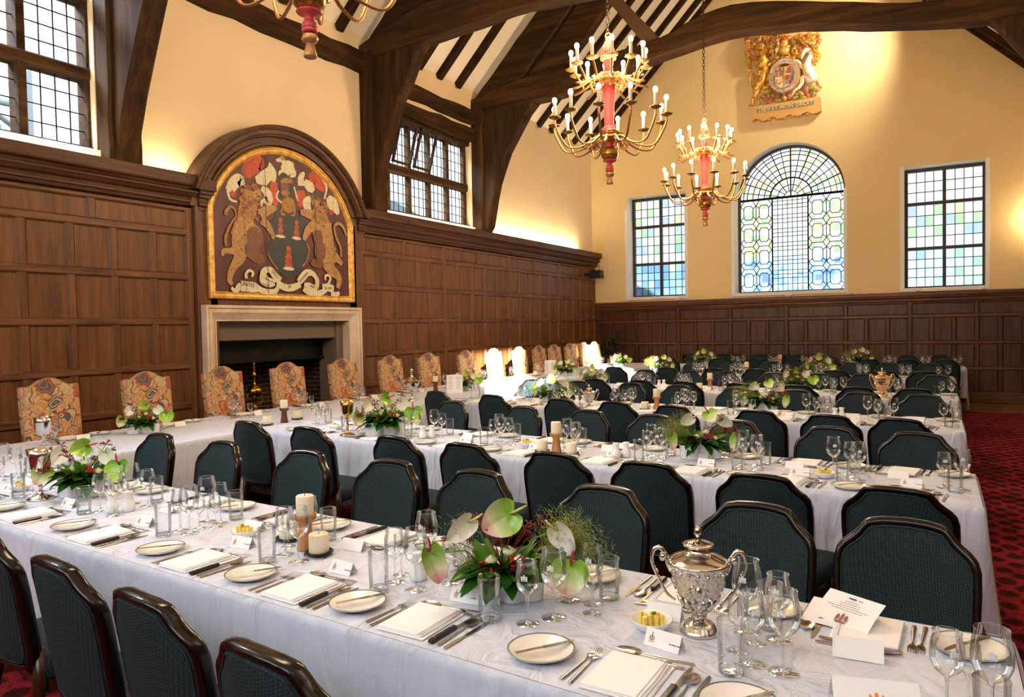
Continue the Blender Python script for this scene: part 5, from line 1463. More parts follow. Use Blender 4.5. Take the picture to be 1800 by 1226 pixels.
# ================================================================ TABLES AND CLOTHS
TX0=-5.02
TAB=[(1.445,2.27,-.045,.17),(3.82,4.63,-.08,.18),(6.30,7.06,-.09,.18),(8.58,9.38,-.07,.2),(11.27,12.05,-.03,.22),(14.22,14.98,-.0,.43)]
ZT=.75
def cloth(corners,drops,name,label,grp,seed,zt=.75,fold=.03):
    """corners ccw [(x,y)...4]; drops per edge z-level of the hem"""
    rr=random.Random(seed); g=G(); per=[];rc=.03
    for e in range(4):
        a=Vector(corners[e]);b=Vector(corners[(e+1)%4]); L=(b-a).length; d=(b-a)/L; nr=Vector((d.y,-d.x))
        k=max(8,int(L/.035))
        for i in range(k):
            t_=i/k; per.append((a+d*(L*t_),nr,e,t_*L,L))
    n=len(per); rows=[]
    ph=[rr.uniform(0,6) for _ in range(8)]
    def wave(s,e):
        w=noise.noise(Vector((s*2.1,ph[e],seed)))
        return (sin(s*8+ph[e]+3*w)*.5+sin(s*19+ph[e+1])*.22)*(.35+1.2*max(0,w+.1))+sin(s*3.3+ph[e+2])*.5
    lv=[0,.006,.02,.05,.1,.18,.28,.4,.52,.66]
    for li,dz in enumerate(lv):
        row=[]
        for (p,nr,e,s,L) in per:
            D=zt-drops[e]; z=dz/.66*D
            if li<3: z=dz
            z=min(z,D)
            ed=min(s,L-s)
            out=.002 if li==0 else .010 if li==1 else .014+ (z/D)*(.030+fold*1.6*wave(s,e)*(z/D)**.6)
            # corner: draw the folds together
            cor=max(0,1-ed/.12); out+=cor*.05*(z/D)
            q=p+nr*out
            if ed<.09 and li>0:
                # blend the normals round the corner
                f_=.5*(1-ed/.09); idx=(e-1)%4 if s<L-s else (e+1)%4
                a2=Vector(corners[idx]);b2=Vector(corners[(idx+1)%4]); d2=(b2-a2).normalized(); n2=Vector((d2.y,-d2.x)); q=p+(nr*(1-f_)+n2*f_)*out*1.1
            row.append((q.x,q.y,zt-z+(.004 if li==0 else .002 if li==1 else 0)))
        rows.append(row)
    vs=[p for r_ in rows for p in r_]; fs=[]
    for j in range(len(lv)-1):
        for i in range(n): k=(i+1)%n; fs.append((j*n+i,(j+1)*n+i,(j+1)*n+k,j*n+k))
    g.add(vs,fs,True)
    # top surface, slightly uneven
    A,B,C_,D_=[Vector(c) for c in corners]; nx=int((B-A).length/.06)+2; ny=int((D_-A).length/.06)+2
    for j in range(ny+1): pass
    rows=[]
    for j in range(ny+1):
        row=[]
        for i in range(nx+1):
            u=i/nx;v=j/ny; p=A*(1-u)*(1-v)+B*u*(1-v)+C_*u*v+D_*(1-u)*v
            w=noise.noise(Vector((p.x*2.4,p.y*3.1,seed)))*.0012
            cr=.0016*max(0,1-abs(((p.x+seed*.3)%.9)-.45)/.012)
            row.append((p.x,p.y,zt+.004+(w+cr if 0<i<nx and 0<j<ny else 0)))
        rows.append(row)
    g.sheet(rows,True)
    tag(obj(name,g,CLOTH),label,'tablecloth',grp)
def table(x0,x1,ya,yb,label,skew=0):
    t=empty('trestle_table',label,'table',((x0+x1)/2,(ya+yb)/2+skew*(x0+x1)/2,0)); t.rotation_euler=(0,0,math.atan(skew)); w=(x1-x0)/2-.03; h=(yb-ya)/2-.015
    g=G(); g.bbox(-w,w,-h,h,.72,.745,.004); obj('tabletop',g,LWOOD,t)
    for sx in (-w+.2,0,w-.2):
        for sy in (-1,1): g=G(); g.tube([(sx,sy*(h-.08),0),(sx,sy*(h-.08),.72)],.018,8); obj('leg',g,BLKMET,t)
def ty(ti,x,v,side='near'):
    a,b,s,_=TAB[ti]
    return (a+v if side=='near' else b-v)+s*x
for i,(a,b,s,xr) in enumerate(TAB):
    cloth([(TX0,a+s*TX0),(xr,a+s*xr),(xr,b+s*xr),(TX0,b+s*TX0)],[.27,.06,.27,.3],'tablecloth','white linen cloth draped over the '+TN[i],'white linen tablecloths',i+3)
    table(TX0+.02,xr,a,b,'trestle table under the cloth, the '+TN[i],s)
HX0,HX1=-6.24,-5.02
cloth([(HX0,1.2),(HX1,1.2),(HX1,15.0),(HX0,15.0)],[.2,.28,.2,.3],'tablecloth','white linen cloth draped over the long top table beside the oak wall','white linen tablecloths',31)
t=empty('trestle_table','long top table under its cloth beside the oak wall','table',(-5.63,8.1,0))
g=G(); g.bbox(-.6,.58,-6.8,6.8,.72,.745,.004); obj('tabletop',g,LWOOD,t)
for sy in (-6.5,-3.2,0,3.2,6.5):
    for sx in (-.5,.5): g=G(); g.tube([(sx,sy,0),(sx,sy,.72)],.018,8); obj('leg',g,BLKMET,t)
# ================================================================ TABLEWARE
TZ=.7555
def wineglass(name,h,rb,stem,rim,foot,label,crest=True):
    g=G(); b0=stem
    bowl=[(.004,b0-.004),(rb*.45,b0+.006),(rb*.78,b0+(h-b0)*.16),(rb*.96,b0+(h-b0)*.33),(rb,b0+(h-b0)*.5),(rb*.975,b0+(h-b0)*.7),(rim*1.02,h-.012),(rim,h)]
    g.mat(0).lathe(bowl,28)
    g.mat(1).lathe([(rim,h-.0015),(rim+.0012,h),(rim,h+.0012),(rim-.0012,h)],28)
    g.mat(1).lathe([(.008,b0+.004),(.006,b0-.002),(.0042,b0-.012),(.0036,b0*.5),(.0042,.014),(.008,.007),(foot*.5,.0045),(foot*.97,.002),(foot,.001),(foot*.96,.0)],24)
    if crest:
        g.mat(2); 
        zc=b0+(h-b0)*.62; rr=rb*1.004
        for (du,dz,w_,h_) in ((0,0,.004,.005),(-.007,-.001,.0025,.006),(.007,-.001,.0025,.006),(0,.007,.0025,.002),(0,-.008,.009,.0012)):
            vs=[]
            for a_,b_ in ((-1,-1),(1,-1),(1,1),(-1,1)):
                u=du+a_*w_; ang=-pi/2+.0+u/rr; vs.append((rr*cos(ang),rr*sin(ang),zc+dz+b_*h_))
            g.add(vs,[(0,1,2,3)])
    o=obj(name,g,[GLASS,GLASSB,ETCH]); tag(o,label,'glass'); return o
RW_=wineglass('red_wine_glass',.200,.040,.088,.033,.037,'')
WW_=wineglass('white_wine_glass',.178,.034,.082,.028,.034,'')
PW_=wineglass('liqueur_glass',.138,.025,.066,.022,.029,'',False)
g=G(); g.mat(0).lathe([(.030,.012),(.0315,.05),(.033,.127)],28); g.mat(1).lathe([(0,.001),(.028,.0),(.031,.004),(.0305,.012),(.024,.0125),(.0,.0105)],28); g.lathe([(.033,.1255),(.034,.127),(.033,.1285),(.032,.127)],28)
TU_=tag(obj('water_tumbler',g,[GLASS,GLASSB]),'','glass')
g=G(); g.mat(0).lathe([(0,.004),(.05,.004),(.056,.007),(.084,.016),(.087,.0175),(.087,.015),(.055,.001),(0,.0)],40); g.mat(1).lathe([(.0835,.0164),(.0862,.0182),(.0874,.0176),(.0868,.0164)],40)
PLT=tag(obj('side_plate',g,[PORC,GREYLINE]),'','plate')
def blade(g,pts,th,M=None):
    P=smoothp(pts,3); L=[(x,y,th/2) for x,y in P]
    n=len(P); g.add([(x,y,0) for x,y in P]+[(x,y,th) for x,y in P],[tuple(range(n))[::-1],tuple(range(n,2*n))]+[(i,(i+1)%n,n+(i+1)%n,n+i) for i in range(n)],False,M)
def hand(g,l,w0,w1,z=.001,y0=0,M=None):
    rows=[]
    for i in range(7):
        t_=i/6; y=y0+l*t_; w=w0+(w1-w0)*t_**1.5
        rows.append([(-w,y,z),(-w*.7,y,z+.0022),(0,y,z+.003),(w*.7,y,z+.0022),(w,y,z)])
    g.sheet(rows[::1],True,M)
# utensils lie along +y (tip at +y), origin at handle end
def mk_fork(name):
    g=G(); rows=[]
    hand(g,.115,.006,.0028)
    prof=[(.115,.0028,.001),(.13,.003,.003),(.14,.007,.005),(.15,.011,.003),(.16,.0118,.001)]
    g.sheet([[(-w,y,z),(0,y,z+.0015),(w,y,z)] for y,w,z in prof],True)
    for k in range(4):
        x=-.0095+k*.0063; g.sheet([[(x-.0013,.158,.001),(x+.0013,.158,.001)],[(x-.0012,.175,.001),(x+.0012,.175,.001)],[(x-.0006,.198,.006),(x+.0006,.198,.006)]],True)
    return tag(obj(name,g,STEEL),'','fork')
def mk_spoon(name,L=.19,w=.018):
    g=G(); hand(g,L*.66,.0058,.0028)
    rows=[]
    for i in range(9):
        t_=i/8; y=L*.66+t_*L*.34; ww=w*sqrt(max(0,1-(2*t_-1)**2))*(1 if t_<.5 else .97)+.0025*(1-t_); 
        rows.append([(ww*sx,y,.006-.005*(1-sx*sx)*sin(pi*t_)) for sx in (-1,-.6,0,.6,1)])
    g.sheet(rows,True); return tag(obj(name,g,STEEL),'','spoon')
def mk_knife(name,L=.205):
    g=G(); hand(g,L*.45,.0068,.0055)
    blade(g,[(-.006,L*.45),(.006,L*.45),(.0085,L*.6),(.008,L*.85),(.0,L),(-.006,L*.9),(-.006,L*.45)],.0018); return tag(obj(name,g,STEEL),'','knife')
FORK=mk_fork('dinner_fork'); FORK2=mk_fork('dessert_fork'); FORK2.scale=(.86,.86,.86)
SPN=mk_spoon('soup_spoon'); DSP=mk_spoon('dessert_spoon',.205,.019); KN=mk_knife('table_knife'); BK=mk_knife('butter_knife',.17); DK=mk_knife('dessert_knife',.18)
sk=empty('steak_knife','','knife')
g=G(); blade(g,[(-.006,.11),(.006,.11),(.010,.14),(.009,.19),(.002,.235),(-.005,.20),(-.006,.11)],.002); obj('blade',g,STEEL,sk)
g=G(); g.bbox(-.0095,.0095,0,.115,.0,.012,.004); sh=obj('handle',g,BLACKH,sk)
g=G(); 
for y in (.02,.06,.098): g.lathe([(0,.0127),(.002,.0124),(.0022,.0118)],8,oy=y)
obj('rivets',g,STEEL,sh)
g=G()
for k,(a,b) in enumerate(((.165,.20),(.158,.198),(.152,.2))):
    g.bbox(-.08,-.08+a-.006*k,-b/2+.003*k,b/2,.0005+k*.0035,.0038+k*.0035,.0016)
for k in range(3): g.tube([(.079-.006*k,-.09,.003+.0035*k),(.082-.006*k,0,.004+.0035*k),(.078-.006*k,.095,.003+.0035*k)],.0018,6)
NAP=tag(obj('folded_napkin',g,NAPK),'','napkin')
def card_(name,w,h,ink=True):
    r=empty(name,'','card'); g=G()
    a=radians(62); d=h*cos(a); z=h*sin(a)
    for s in (-1,1): g.add([(-w/2,s*d,0),(w/2,s*d,0),(w/2,0,z),(-w/2,0,z)],[(0,1,2,3)])
    obj('card',g,CARD,r)
    g=G(); e_=.0006
    def pt(u,v): return (u,-d+v*cos(a)-e_,v*sin(a)+e_*.3)
    def rect(u0,u1,v0,v1,m): g.mat(m); g.add([pt(u0,v0),pt(u1,v0),pt(u1,v1),pt(u0,v1)],[(0,1,2,3)])
    c=-w*.3
    rect(c-.002,c+.002,h*.45,h*.68,2); rect(c-.007,c-.004,h*.34,h*.6,1); rect(c+.004,c+.007,h*.34,h*.6,1); rect(c-.003,c+.003,h*.32,h*.43,1); rect(c-.008,c+.008,h*.25,h*.28,0); rect(c-.002,c+.002,h*.72,h*.8,1)
    for i,(s,l) in enumerate(((.02,.006),(.028,.012),(.042,.010))): rect(s,s+l,h*.36,h*.43,0)
    obj('printed_crest',g,[INK,CRESTR,CRESTB],r)
    return r
NC=card_('place_card',.10,.046)
# cruet
g=G(); g.lathe([(0,0),(.022,0),(.027,.004),(.031,.02),(.030,.034),(.023,.048),(.0175,.06),(.0175,.078),(.022,.09),(.021,.095),(.0,.097)],24,lobes=(10,.05)); SALT=tag(obj('salt_shaker',g,PORCW),'','salt shaker')
PEP=tag(obj('pepper_shaker',SALT.data,None),'','pepper shaker')
bd_=empty('butter_dish','','butter dish')
g=G(); g.lathe([(0,.006),(.03,.007),(.045,.02),(.055,.032),(.057,.033),(.055,.028),(.042,.008),(.028,0),(0,0)],32); obj('dish',g,PORCW,bd_)
g=G(); rr=random.Random(3)
for k in range(8):
    x=-.026+.017*(k%4); y=-.01+.02*(k//4); h=.034+rr.uniform(0,.012)
    M=Matrix.Translation((x,y,.008))@Matrix.Rotation(rr.uniform(-.25,.25),4,'X')@Matrix.Rotation(rr.uniform(-.15,.15),4,'Y')
    g.bbox(-.0055,.0055,-.006,.006,0,h,.0015,M)
obj('butter_sticks',g,BUTTER,bd_)
g=G()
for k in range(5): g.ell((.002*k-.004,-.012,.05+.002*(k%2)),(.005,.004,.003),6,4)
obj('parsley_sprig',g,LEAF2,bd_)
def holder(name,wd,hs=1):
    r=empty(name,'','candle holder')
    g=G(); g.lathe([(0,0),(.034,0),(.035,.004),(.026,.06),(.0235,.10),(.026,.106),(.040,.118),(.043,.128),(.042,.136),(.035,.136),(.0,.134)],28); obj('turned_stand',g,wd,r)
    g=G(); g.lathe([(0,.134),(.033,.134),(.0335,.137),(.0335,.205),(.031,.209),(.012,.2075),(0,.206)],28); c=obj('pillar_candle',g,WAX,r)
    g=G(); g.tube([(0,0,.205),(.001,0,.215)],.0012,5); obj('wick',g,WICK,c)
    return r
HOL=holder('candlestick_holder',LWOOD); HOLD=holder('dark_candlestick_holder',DWOOD)
pc=empty('pillar_candle_on_tray','','candle')
g=G(); g.lathe([(0,.012),(.048,.012),(.052,.016),(.053,.014),(.05,.009),(0,.009)],28)
for k in range(3):
    a=2*pi*k/3; g.tube([(.045*cos(a),.045*sin(a),.011),(.052*cos(a),.052*sin(a),.006),(.055*cos(a),.055*sin(a),.0)],.003,5)
obj('iron_tray',g,BLKMET,pc)
g=G(); g.lathe([(0,.012),(.036,.012),(.037,.015),(.037,.078),(.034,.082),(.012,.079),(0,.078)],28); c=obj('candle',g,WAX,pc)
g=G(); g.tube([(0,0,.078),(.001,0,.088)],.0012,5); obj('wick',g,WICK,c)
# ================================================================ SILVER
def loving_cup(name,mat1,mat2):
    r=empty(name,'','trophy')
    g=G(); g.lathe([(0,0),(.050,0),(.0525,.004),(.052,.010),(.047,.014),(.044,.022),(.034,.030),(.020,.036),(.015,.040)],36); obj('foot',g,mat1,r)
    g=G(); g.lathe([(.015,.040),(.021,.044),(.022,.049),(.018,.054),(.016,.058),(.028,.066),(.042,.085),(.056,.112),(.067,.142),(.073,.165)],36,lobes=(16,.012)); g.lathe([(.073,.165),(.076,.168),(.0775,.182),(.080,.19)],36); b=obj('body',g,mat2,r)
    g=G()
    for i in range(14):
        a=2*pi*i/14; g.tube([(.03*cos(a),.03*sin(a),.064),(.05*cos(a+.05),.05*sin(a+.05),.09),(.058*cos(a),.058*sin(a),.108)],[.004,.006,.002],6)
    for i in range(20):
        a=2*pi*i/20; g.ell((.0775*cos(a),.0775*sin(a),.176),(.006,.006,.007),6,4)
    for a0 in (-pi/2,pi/2,0.3,2.9):
        g.ell((.066*cos(a0),.066*sin(a0),.135),(.010,.010,.016),8,6)
        for s in (-1,1): g.tube([(.068*cos(a0+s*.2),.068*sin(a0+s*.2),.15),(.066*cos(a0+s*.38),.066*sin(a0+s*.38),.135),(.06*cos(a0+s*.3),.06*sin(a0+s*.3),.118)],.004,6)
    obj('chased_ornament',g,mat2,b)
    g=G(); g.lathe([(.080,.19),(.085,.192),(.0865,.196),(.082,.200),(.066,.209),(.045,.217),(.034,.222),(.030,.23),(.030,.236)],36); g.lathe([(.03,.236),(.040,.238),(.043,.241),(.042,.245),(.030,.249),(.014,.253),(.006,.256)],36,lobes=(24,.03)); 
    g.lathe([(.006,.254),(.005,.262),(.010,.268),(.012,.276),(.010,.285),(.005,.292),(0,.295)],14,lobes=(6,.08)); obj('lid',g,mat1,r)
    for s in (-1,1):
        g=G(); P=[(.078,.172),(.084,.19),(.082,.205),(.090,.215),(.1,.208),(.098,.195),(.090,.198),(.092,.204)]
        P=smoothp([(a,b_,0) for a,b_ in P],4); g.tube([(s*a,0,b_) for a,b_,_ in P],.0042,8)
        P=[(.090,.215),(.102,.228),(.118,.222),(.124,.20),(.12,.175),(.110,.150),(.098,.125),(.083,.10),(.062,.085)]
        P=smoothp([(a,b_,0) for a,b_ in P],4); k=len(P); g.tube([(s*a,0,b_) for a,b_,_ in P],[.0068-.0035*i/k for i in range(k)],8)
        g.ell((s*.094,0,.203),(.010,.008,.010),10,6)
        for (a,b_) in ((.124,.188),(.112,.163),(.117,.17),(.106,.145)): g.ell((s*a,0,b_),(.006,.005,.007),6,4)
        obj('scroll_handle',g,mat1,r)
    return r
LC=loving_cup('silver_loving_cup',SILVER,CHASED)
LCB=loving_cup('bronze_trophy_cup',simple('warm_silver_gilt','f0cfa0',.25,.9),simple('warm_silver_gilt','f0cfa0',.25,.9))
def goblet(name,mat,h=.26,r=.06,cup=.13):
    g=G(); z=h-cup
    g.lathe([(0,0),(.064,0),(.066,.004),(.05,.012),(.022,.02),(.009,.03),(.008,.06),(.012,.066),(.008,.072),(.007,z-.03),(.013,z-.024),(.009,z-.014),(.02,z),(r*.72,z+.012),(r*.8,z+.03),(r*.9,h-.04),(r,h),(r-.002,h),(r*.86,h-.04),(r*.7,z+.03),(0,z+.012)],32)
    return tag(obj(name,g,mat),'','goblet')
GOB=goblet('silver_goblet',SILVER); GOBG=goblet('gilt_goblet',GOLDM,.275,.055,.12)
r=empty('covered_silver_cup','tall covered silver cup with two handles on the top table by the fourth tapestry chairs','trophy')
CSC=r
g=G(); g.lathe([(0,0),(.05,0),(.052,.005),(.04,.02),(.015,.035),(.011,.06),(.016,.07),(.011,.08),(.012,.10),(.03,.115),(.062,.14),(.08,.18),(.082,.22),(.08,.235)],32); obj('bowl',g,SILVER,r)
g=G(); g.lathe([(.082,.235),(.075,.245),(.045,.265),(.02,.285),(.012,.31),(.018,.32),(.011,.335),(.017,.35),(.02,.365),(.012,.378),(0,.383)],32); obj('lid',g,SILVER,r)
for s in (-1,1):
    g=G(); P=smoothp([(.078,.225,0),(.11,.235,0),(.125,.2,0),(.11,.16,0),(.07,.145,0)],4); g.tube([(s*a,0,b) for a,b,_ in P],.005,8); obj('handle',g,SILVER,r)
# ================================================================ FLOWERS
def leafm(g,base,d,L,W,droop=.3,roll=0,n=6):
    d=Vector(d).normalized(); side=d.cross(Vector((0,0,1))); side=side.normalized() if side.length>1e-3 else Vector((1,0,0))
    up=side.cross(d); side=(side*cos(roll)+up*sin(roll)); up=side.cross(d)
    rows=[]
    for i in range(n+1):
        t_=i/n; c=Vector(base)+d*(L*t_)+Vector((0,0,-droop*L*t_*t_)); w=W*.5*sin(pi*min(1,t_*.94+.06))**.8
        rows.append([tuple(c-side*w+up*w*.25),tuple(c-side*w*.5+up*w*.08),tuple(c),tuple(c+side*w*.5+up*w*.08),tuple(c+side*w+up*w*.25)])
    g.sheet(rows,True)
def spathe(L,W,cup=.25):
    g=G(); n=28; rings=6; vs=[(0,0,L*.2)]; fs=[]
    for k in range(1,rings+1):
        s=k/rings
        for i in range(n):
            a=2*pi*i/n
            # heart: notch on top, point at the bottom
            rx=W*.5*sin(a)*(1+.12*cos(a)); rz=L*.5*(cos(a)*.92) 
            if cos(a)>0: rz-=L*.16*max(0,1-abs(sin(a))/.45)*1.0
            else: rz*=1.12; rx*=(1-.25*(-cos(a))**2)
            x=rx*s; z=L*.2*(1-s)+rz*s
            y=-cup*L*(s*s)*(.35+.4*abs(sin(a)))+.02*L*sin(5*a)*s
            vs.append((x,y,z))
    for i in range(n): fs.append((0,1+i,1+(i+1)%n))
    for k in range(rings-1):
        for i in range(n): j=(i+1)%n; fs.append((1+k*n+i,1+(k+1)*n+i,1+(k+1)*n+j,1+k*n+j))
    g.add(vs,fs,True); return g
def anthurium(par,pos,L,W,mat,rot,red=False,name='anthurium'):
    o=obj(name,spathe(L,W),mat,par); o.location=pos; o.rotation_euler=rot
    g=G(); z=L*.2; g.tube([(0,-.003,z),(0,-.022,z+L*.10),(0,-.034,z+L*.30),(0,-.036,z+L*.42)],[.0035,.0042,.0038,.002],7); obj('spadix',g,SPADR if red else SPADY,o)
def flowers(seed,spec,grass=(),dens=1.0,label_cat='flower arrangement'):
    rr=random.Random(seed); r=empty('flower_arrangement','',label_cat)
    g=G()
    for x,y,q in ((-.085,0,.040),(-.03,.012,.044),(.03,-.010,.046),(.085,0,.042),(0,.02,.04),(.055,.022,.036),(-.055,-.02,.038)):
        g.lathe([(0,.0),(q*.86,.0),(q*.9,.004),(q*.96,.05),(q,.082),(q-.004,.083),(q*.8,.06)],20,ox=x,oy=y,lobes=(9,.04))
    obj('ceramic_pot',g,PORCW,r)
    g=G()
    for i in range(int(46*dens)):
        a=rr.uniform(0,2*pi); e_=rr.uniform(-.15,.75); L=rr.uniform(.07,.14)
        b=(.07*cos(a)*rr.random()*1.1,.035*sin(a),.075+rr.uniform(0,.03))
        leafm(g,b,(cos(a)*cos(e_)*1.3,sin(a)*cos(e_),sin(e_)),L,L*.5,rr.uniform(.15,.5),rr.uniform(-.5,.5))
    obj('foliage',g,LEAF,r)
    g=G()
    for i in range(int(16*dens)):
        a=rr.uniform(0,2*pi); e_=rr.uniform(.3,1.3); L=rr.uniform(.08,.15)
        leafm(g,(.05*cos(a),.03*sin(a),.09),(cos(a)*cos(e_),sin(a)*cos(e_),sin(e_)),L,L*.25,.2,rr.uniform(-1,1))
    obj('young_leaves',g,LEAF2,r)
    # stems
    g=G()
    for (p,L,W,m,rot,red) in spec:
        p=Vector(p); b=Vector((p.x*.15,0,.08)); mid=(b+p)/2+Vector((p.x*-.05,.0,.05))
        q=p+Vector((0,.012,L*.1)); g.tube([b,mid,q],[.003,.0026,.0022],6)
    obj('flower_stems',g,STEM,r)
    for (p,L,W,m,rot,red) in spec: anthurium(r,p,L,W,m,rot,red)
    # dark red sprays
    g=G()
    for i in range(int(9*dens)):
        a=rr.uniform(0,2*pi); e_=rr.uniform(.25,1.1); L=rr.uniform(.10,.19)
        d=Vector((cos(a)*cos(e_)*1.3,sin(a)*cos(e_)*.8,sin(e_))); b=Vector((0,0,.09)); t_=b+d*L
        g.tube([b,b+d*L*.5+Vector((0,0,.01)),t_],.0016,5)
        for k in range(8):
            v=Vector((rr.uniform(-1,1),rr.uniform(-1,1),rr.uniform(-.4,1))).normalized(); c=t_+v*.006
            g.tube([c,c+v*.016,c+v*.024+Vector((0,0,-.004))],[.002,.0034,.0012],5)
    obj('dark_red_sprays',g,DRED,r)
    g=G()
    for (cx_,cy_,cz_) in ((-.055,-.06,.115),(.045,-.065,.13)):
        for k in range(9): g.ell((cx_+rr.uniform(-.022,.022),cy_+rr.uniform(-.01,.01),cz_+rr.uniform(-.014,.02)),(.0058,.0058,.0062),8,6)
    obj('red_berries',g,BERRY,r)
    for (px,py,pz,q) in ((.02,-.05,.165,.02),(-.035,-.055,.14,.018),(.075,-.04,.125,.019)):
        g=G()
        for k in range(4):
            g.lathe([(q*(.25+.2*k)*.6,-.012),(q*(.3+.22*k),-.004),(q*(.32+.22*k),.008-.002*k),(q*(.26+.22*k),.014-.003*k)],14,ox=px,oy=py,oz=pz,lobes=(5,.10))
        g.ell((px,py,pz+.004),(q*.3,q*.3,.01),8,5); obj('rose',g,ROSEM,r)
    if grass:
        g=G()
        for (gx,gz,gn) in grass:
            for i in range(gn):
                a=rr.gauss(0,.42); L=rr.uniform(.09,.2); b=Vector((gx*.3+rr.uniform(-.02,.02),rr.uniform(-.02,.03),.09))
                d=Vector((gx,rr.uniform(-.05,.06),gz)).normalized(); d=Matrix.Rotation(a,3,'Y')@d; d.y+=rr.uniform(-.3,.3)
                m=b+d*L*.6; e_=b+d*L*(1.0)+Vector((0,0,-.02*rr.random()))
                g.add([b+Vector((.0006,0,0)),b-Vector((.0006,0,0)),m-Vector((.0005,0,0)),m+Vector((.0005,0,0))],[(0,1,2,3)])
                for k in range(5):
                    s_=m+(e_-m)*(k/4); v=Vector((rr.uniform(-1,1),rr.uniform(-1,1),rr.uniform(-.2,1)))*.022; g.add([s_,s_+v,s_+v+Vector((.0011,0,.0008)),s_+Vector((.0009,0,.0006))],[(0,1,2,3)])
        obj('feathery_grass',g,GRASS,r)
    return r
d_=radians
HERO=[((.00,-.045,.265),.135,.115,ANTH_G,(d_(-18),d_(62),d_(-8)),False),
      ((-.125,-.02,.235),.12,.075,ANTH_W,(d_(10),d_(50),d_(25)),False),
      ((-.215,-.06,.145),.15,.075,ANTH_G,(d_(5),d_(-18),d_(30)),True),
      ((.185,-.03,.205),.115,.075,ANTH_W,(d_(5),d_(-38),d_(-20)),False),
      ((.20,-.09,.105),.12,.115,ANTH_G,(d_(-12),d_(10),d_(-12)),True)]
VB=[((-.08,-.02,.24),.10,.075,ANTH_W,(d_(20),d_(55),d_(10)),False),((.05,-.03,.255),.10,.09,ANTH_G,(d_(-35),d_(-30),d_(-10)),True),
    ((.13,-.02,.225),.12,.065,ANTH_W,(d_(25),d_(-60),d_(-15)),False),((-.19,-.05,.12),.12,.07,ANTH_G,(0,d_(-5),d_(25)),True),((.19,-.06,.11),.13,.065,ANTH_G,(0,d_(12),d_(-30)),True)]
VC=[((-.10,-.02,.20),.10,.08,ANTH_W,(d_(-10),d_(40),d_(10)),False),((.0,-.04,.235),.105,.085,ANTH_L,(d_(-40),d_(75),0),True),((.12,-.03,.19),.10,.08,ANTH_W,(d_(0),d_(-30),d_(-10)),False),
    ((-.17,-.05,.12),.11,.09,ANTH_G,(d_(-15),d_(30),d_(20)),True),((.18,-.07,.13),.12,.12,ANTH_L,(d_(-20),d_(-5),d_(-10)),True)]
FA=flowers(3,HERO,((.5,.75,520),(-.3,.4,60)),1.45); FB=flowers(8,VB,((-.35,.7,300),(.3,.6,80)),1.3); FC_=flowers(15,VC,((.1,.8,60),),1.3)
CR=radians(30.5)
FL=[(FA,-1.16,1.89,0,1,'large anthurium and berry arrangement in a white fluted pot, front of the nearest table'),
 (FC_,-3.84,2.10,.1,1.1,'anthurium arrangement beside the silver goblet at the left end of the nearest table'),
 (FC_,-5.80,3.66,.5,1,'anthurium arrangement on the top table before the second tapestry chair'),
 (FB,-1.27,4.46,0,1.05,'arrangement with upright white anthuriums on the right half of the second table back'),
 (FC_,-3.80,4.42,.3,1.25,'tall arrangement beside the gilt goblet at the left end of the second table back'),
 (FA,-3.72,7.13,.2,.95,'rose and berry arrangement at the left end of the third table back'),
 (FB,-1.40,6.98,-.1,1.05,'arrangement with pink and cream anthuriums on the right half of the third table back'),
 (FC_,-5.45,8.0,.1,1.0,'sunlit arrangement on the top table before the eighth tapestry chair'),
 (FA,-4.25,9.4,.4,.9,'arrangement in sunlight at the left end of the fourth table back'),
 (FC_,-1.48,9.18,.0,1.1,'arrangement with lime anthuriums on the right half of the fourth table back'),
 (FB,-5.40,10.9,.2,.95,'pink and white arrangement on the top table before the twelfth tapestry chair'),
 (FB,-4.1,12.0,.1,1.05,'arrangement with two white anthuriums at the left end of the fifth table back'),
 (FA,-1.62,12.05,.3,1.1,'yellow-green arrangement on the right half of the fifth table back'),
 (FC_,-5.5,13.6,.1,1,'sunlit white arrangement near the far end of the top table'),
 (FA,-4.15,14.75,.2,1,'arrangement at the left end of the sixth and last table'),
 (FB,-1.25,14.7,.1,1.15,'tall lily-like arrangement on the right half of the sixth and last table')]
OCC=[]
for (p,x,y,rz,sc,lb) in FL:
    place(p,(x,y,TZ),CR+rz,lb,'anthurium arrangements on the tables',sc); OCC.append((x,y,.13)); 
    a=CR+rz
    for s in (-1,1): OCC.append((x+s*.09*cos(a),y+s*.09*sin(a),.06))
def putc(p,x,y,lb,r_=.05,rz=0,sc=None,grp=None,z=TZ): place(p,(x,y,z),rz,lb,grp,sc); OCC.append((x,y,r_))
putc(LC,-.56,1.93,'large two-handled silver loving cup with lid on the nearest table',.075,CR-.25,1.0)
putc(GOB,-3.93,1.93,'tall silver goblet beside the flowers at the left end of the nearest table',.07) if False else putc(GOB,-3.99,1.95,'tall silver goblet beside the flowers at the left end of the nearest table',.07)
putc(GOB,-5.5,2.72,'silver goblet on the top table in front of the first tapestry chair',.07)
putc(GOBG,-4.06,4.28,'tall gilt goblet beside the flowers on the second table back',.07)
putc(CSC,-5.26,6.62,'tall covered silver cup with two handles near the front edge of the top table',.09,CR)
putc(LCB,-.51,8.80,'small two-handled trophy cup glowing warm on the fourth table back',.07,CR,1.1)
putc(LC,-3.08,6.78,'silver cup with curved handles on the third table back',.07,CR-.2,.8)
HG='turned wooden candlesticks on the tables'; PG='pillar candles on iron trays'
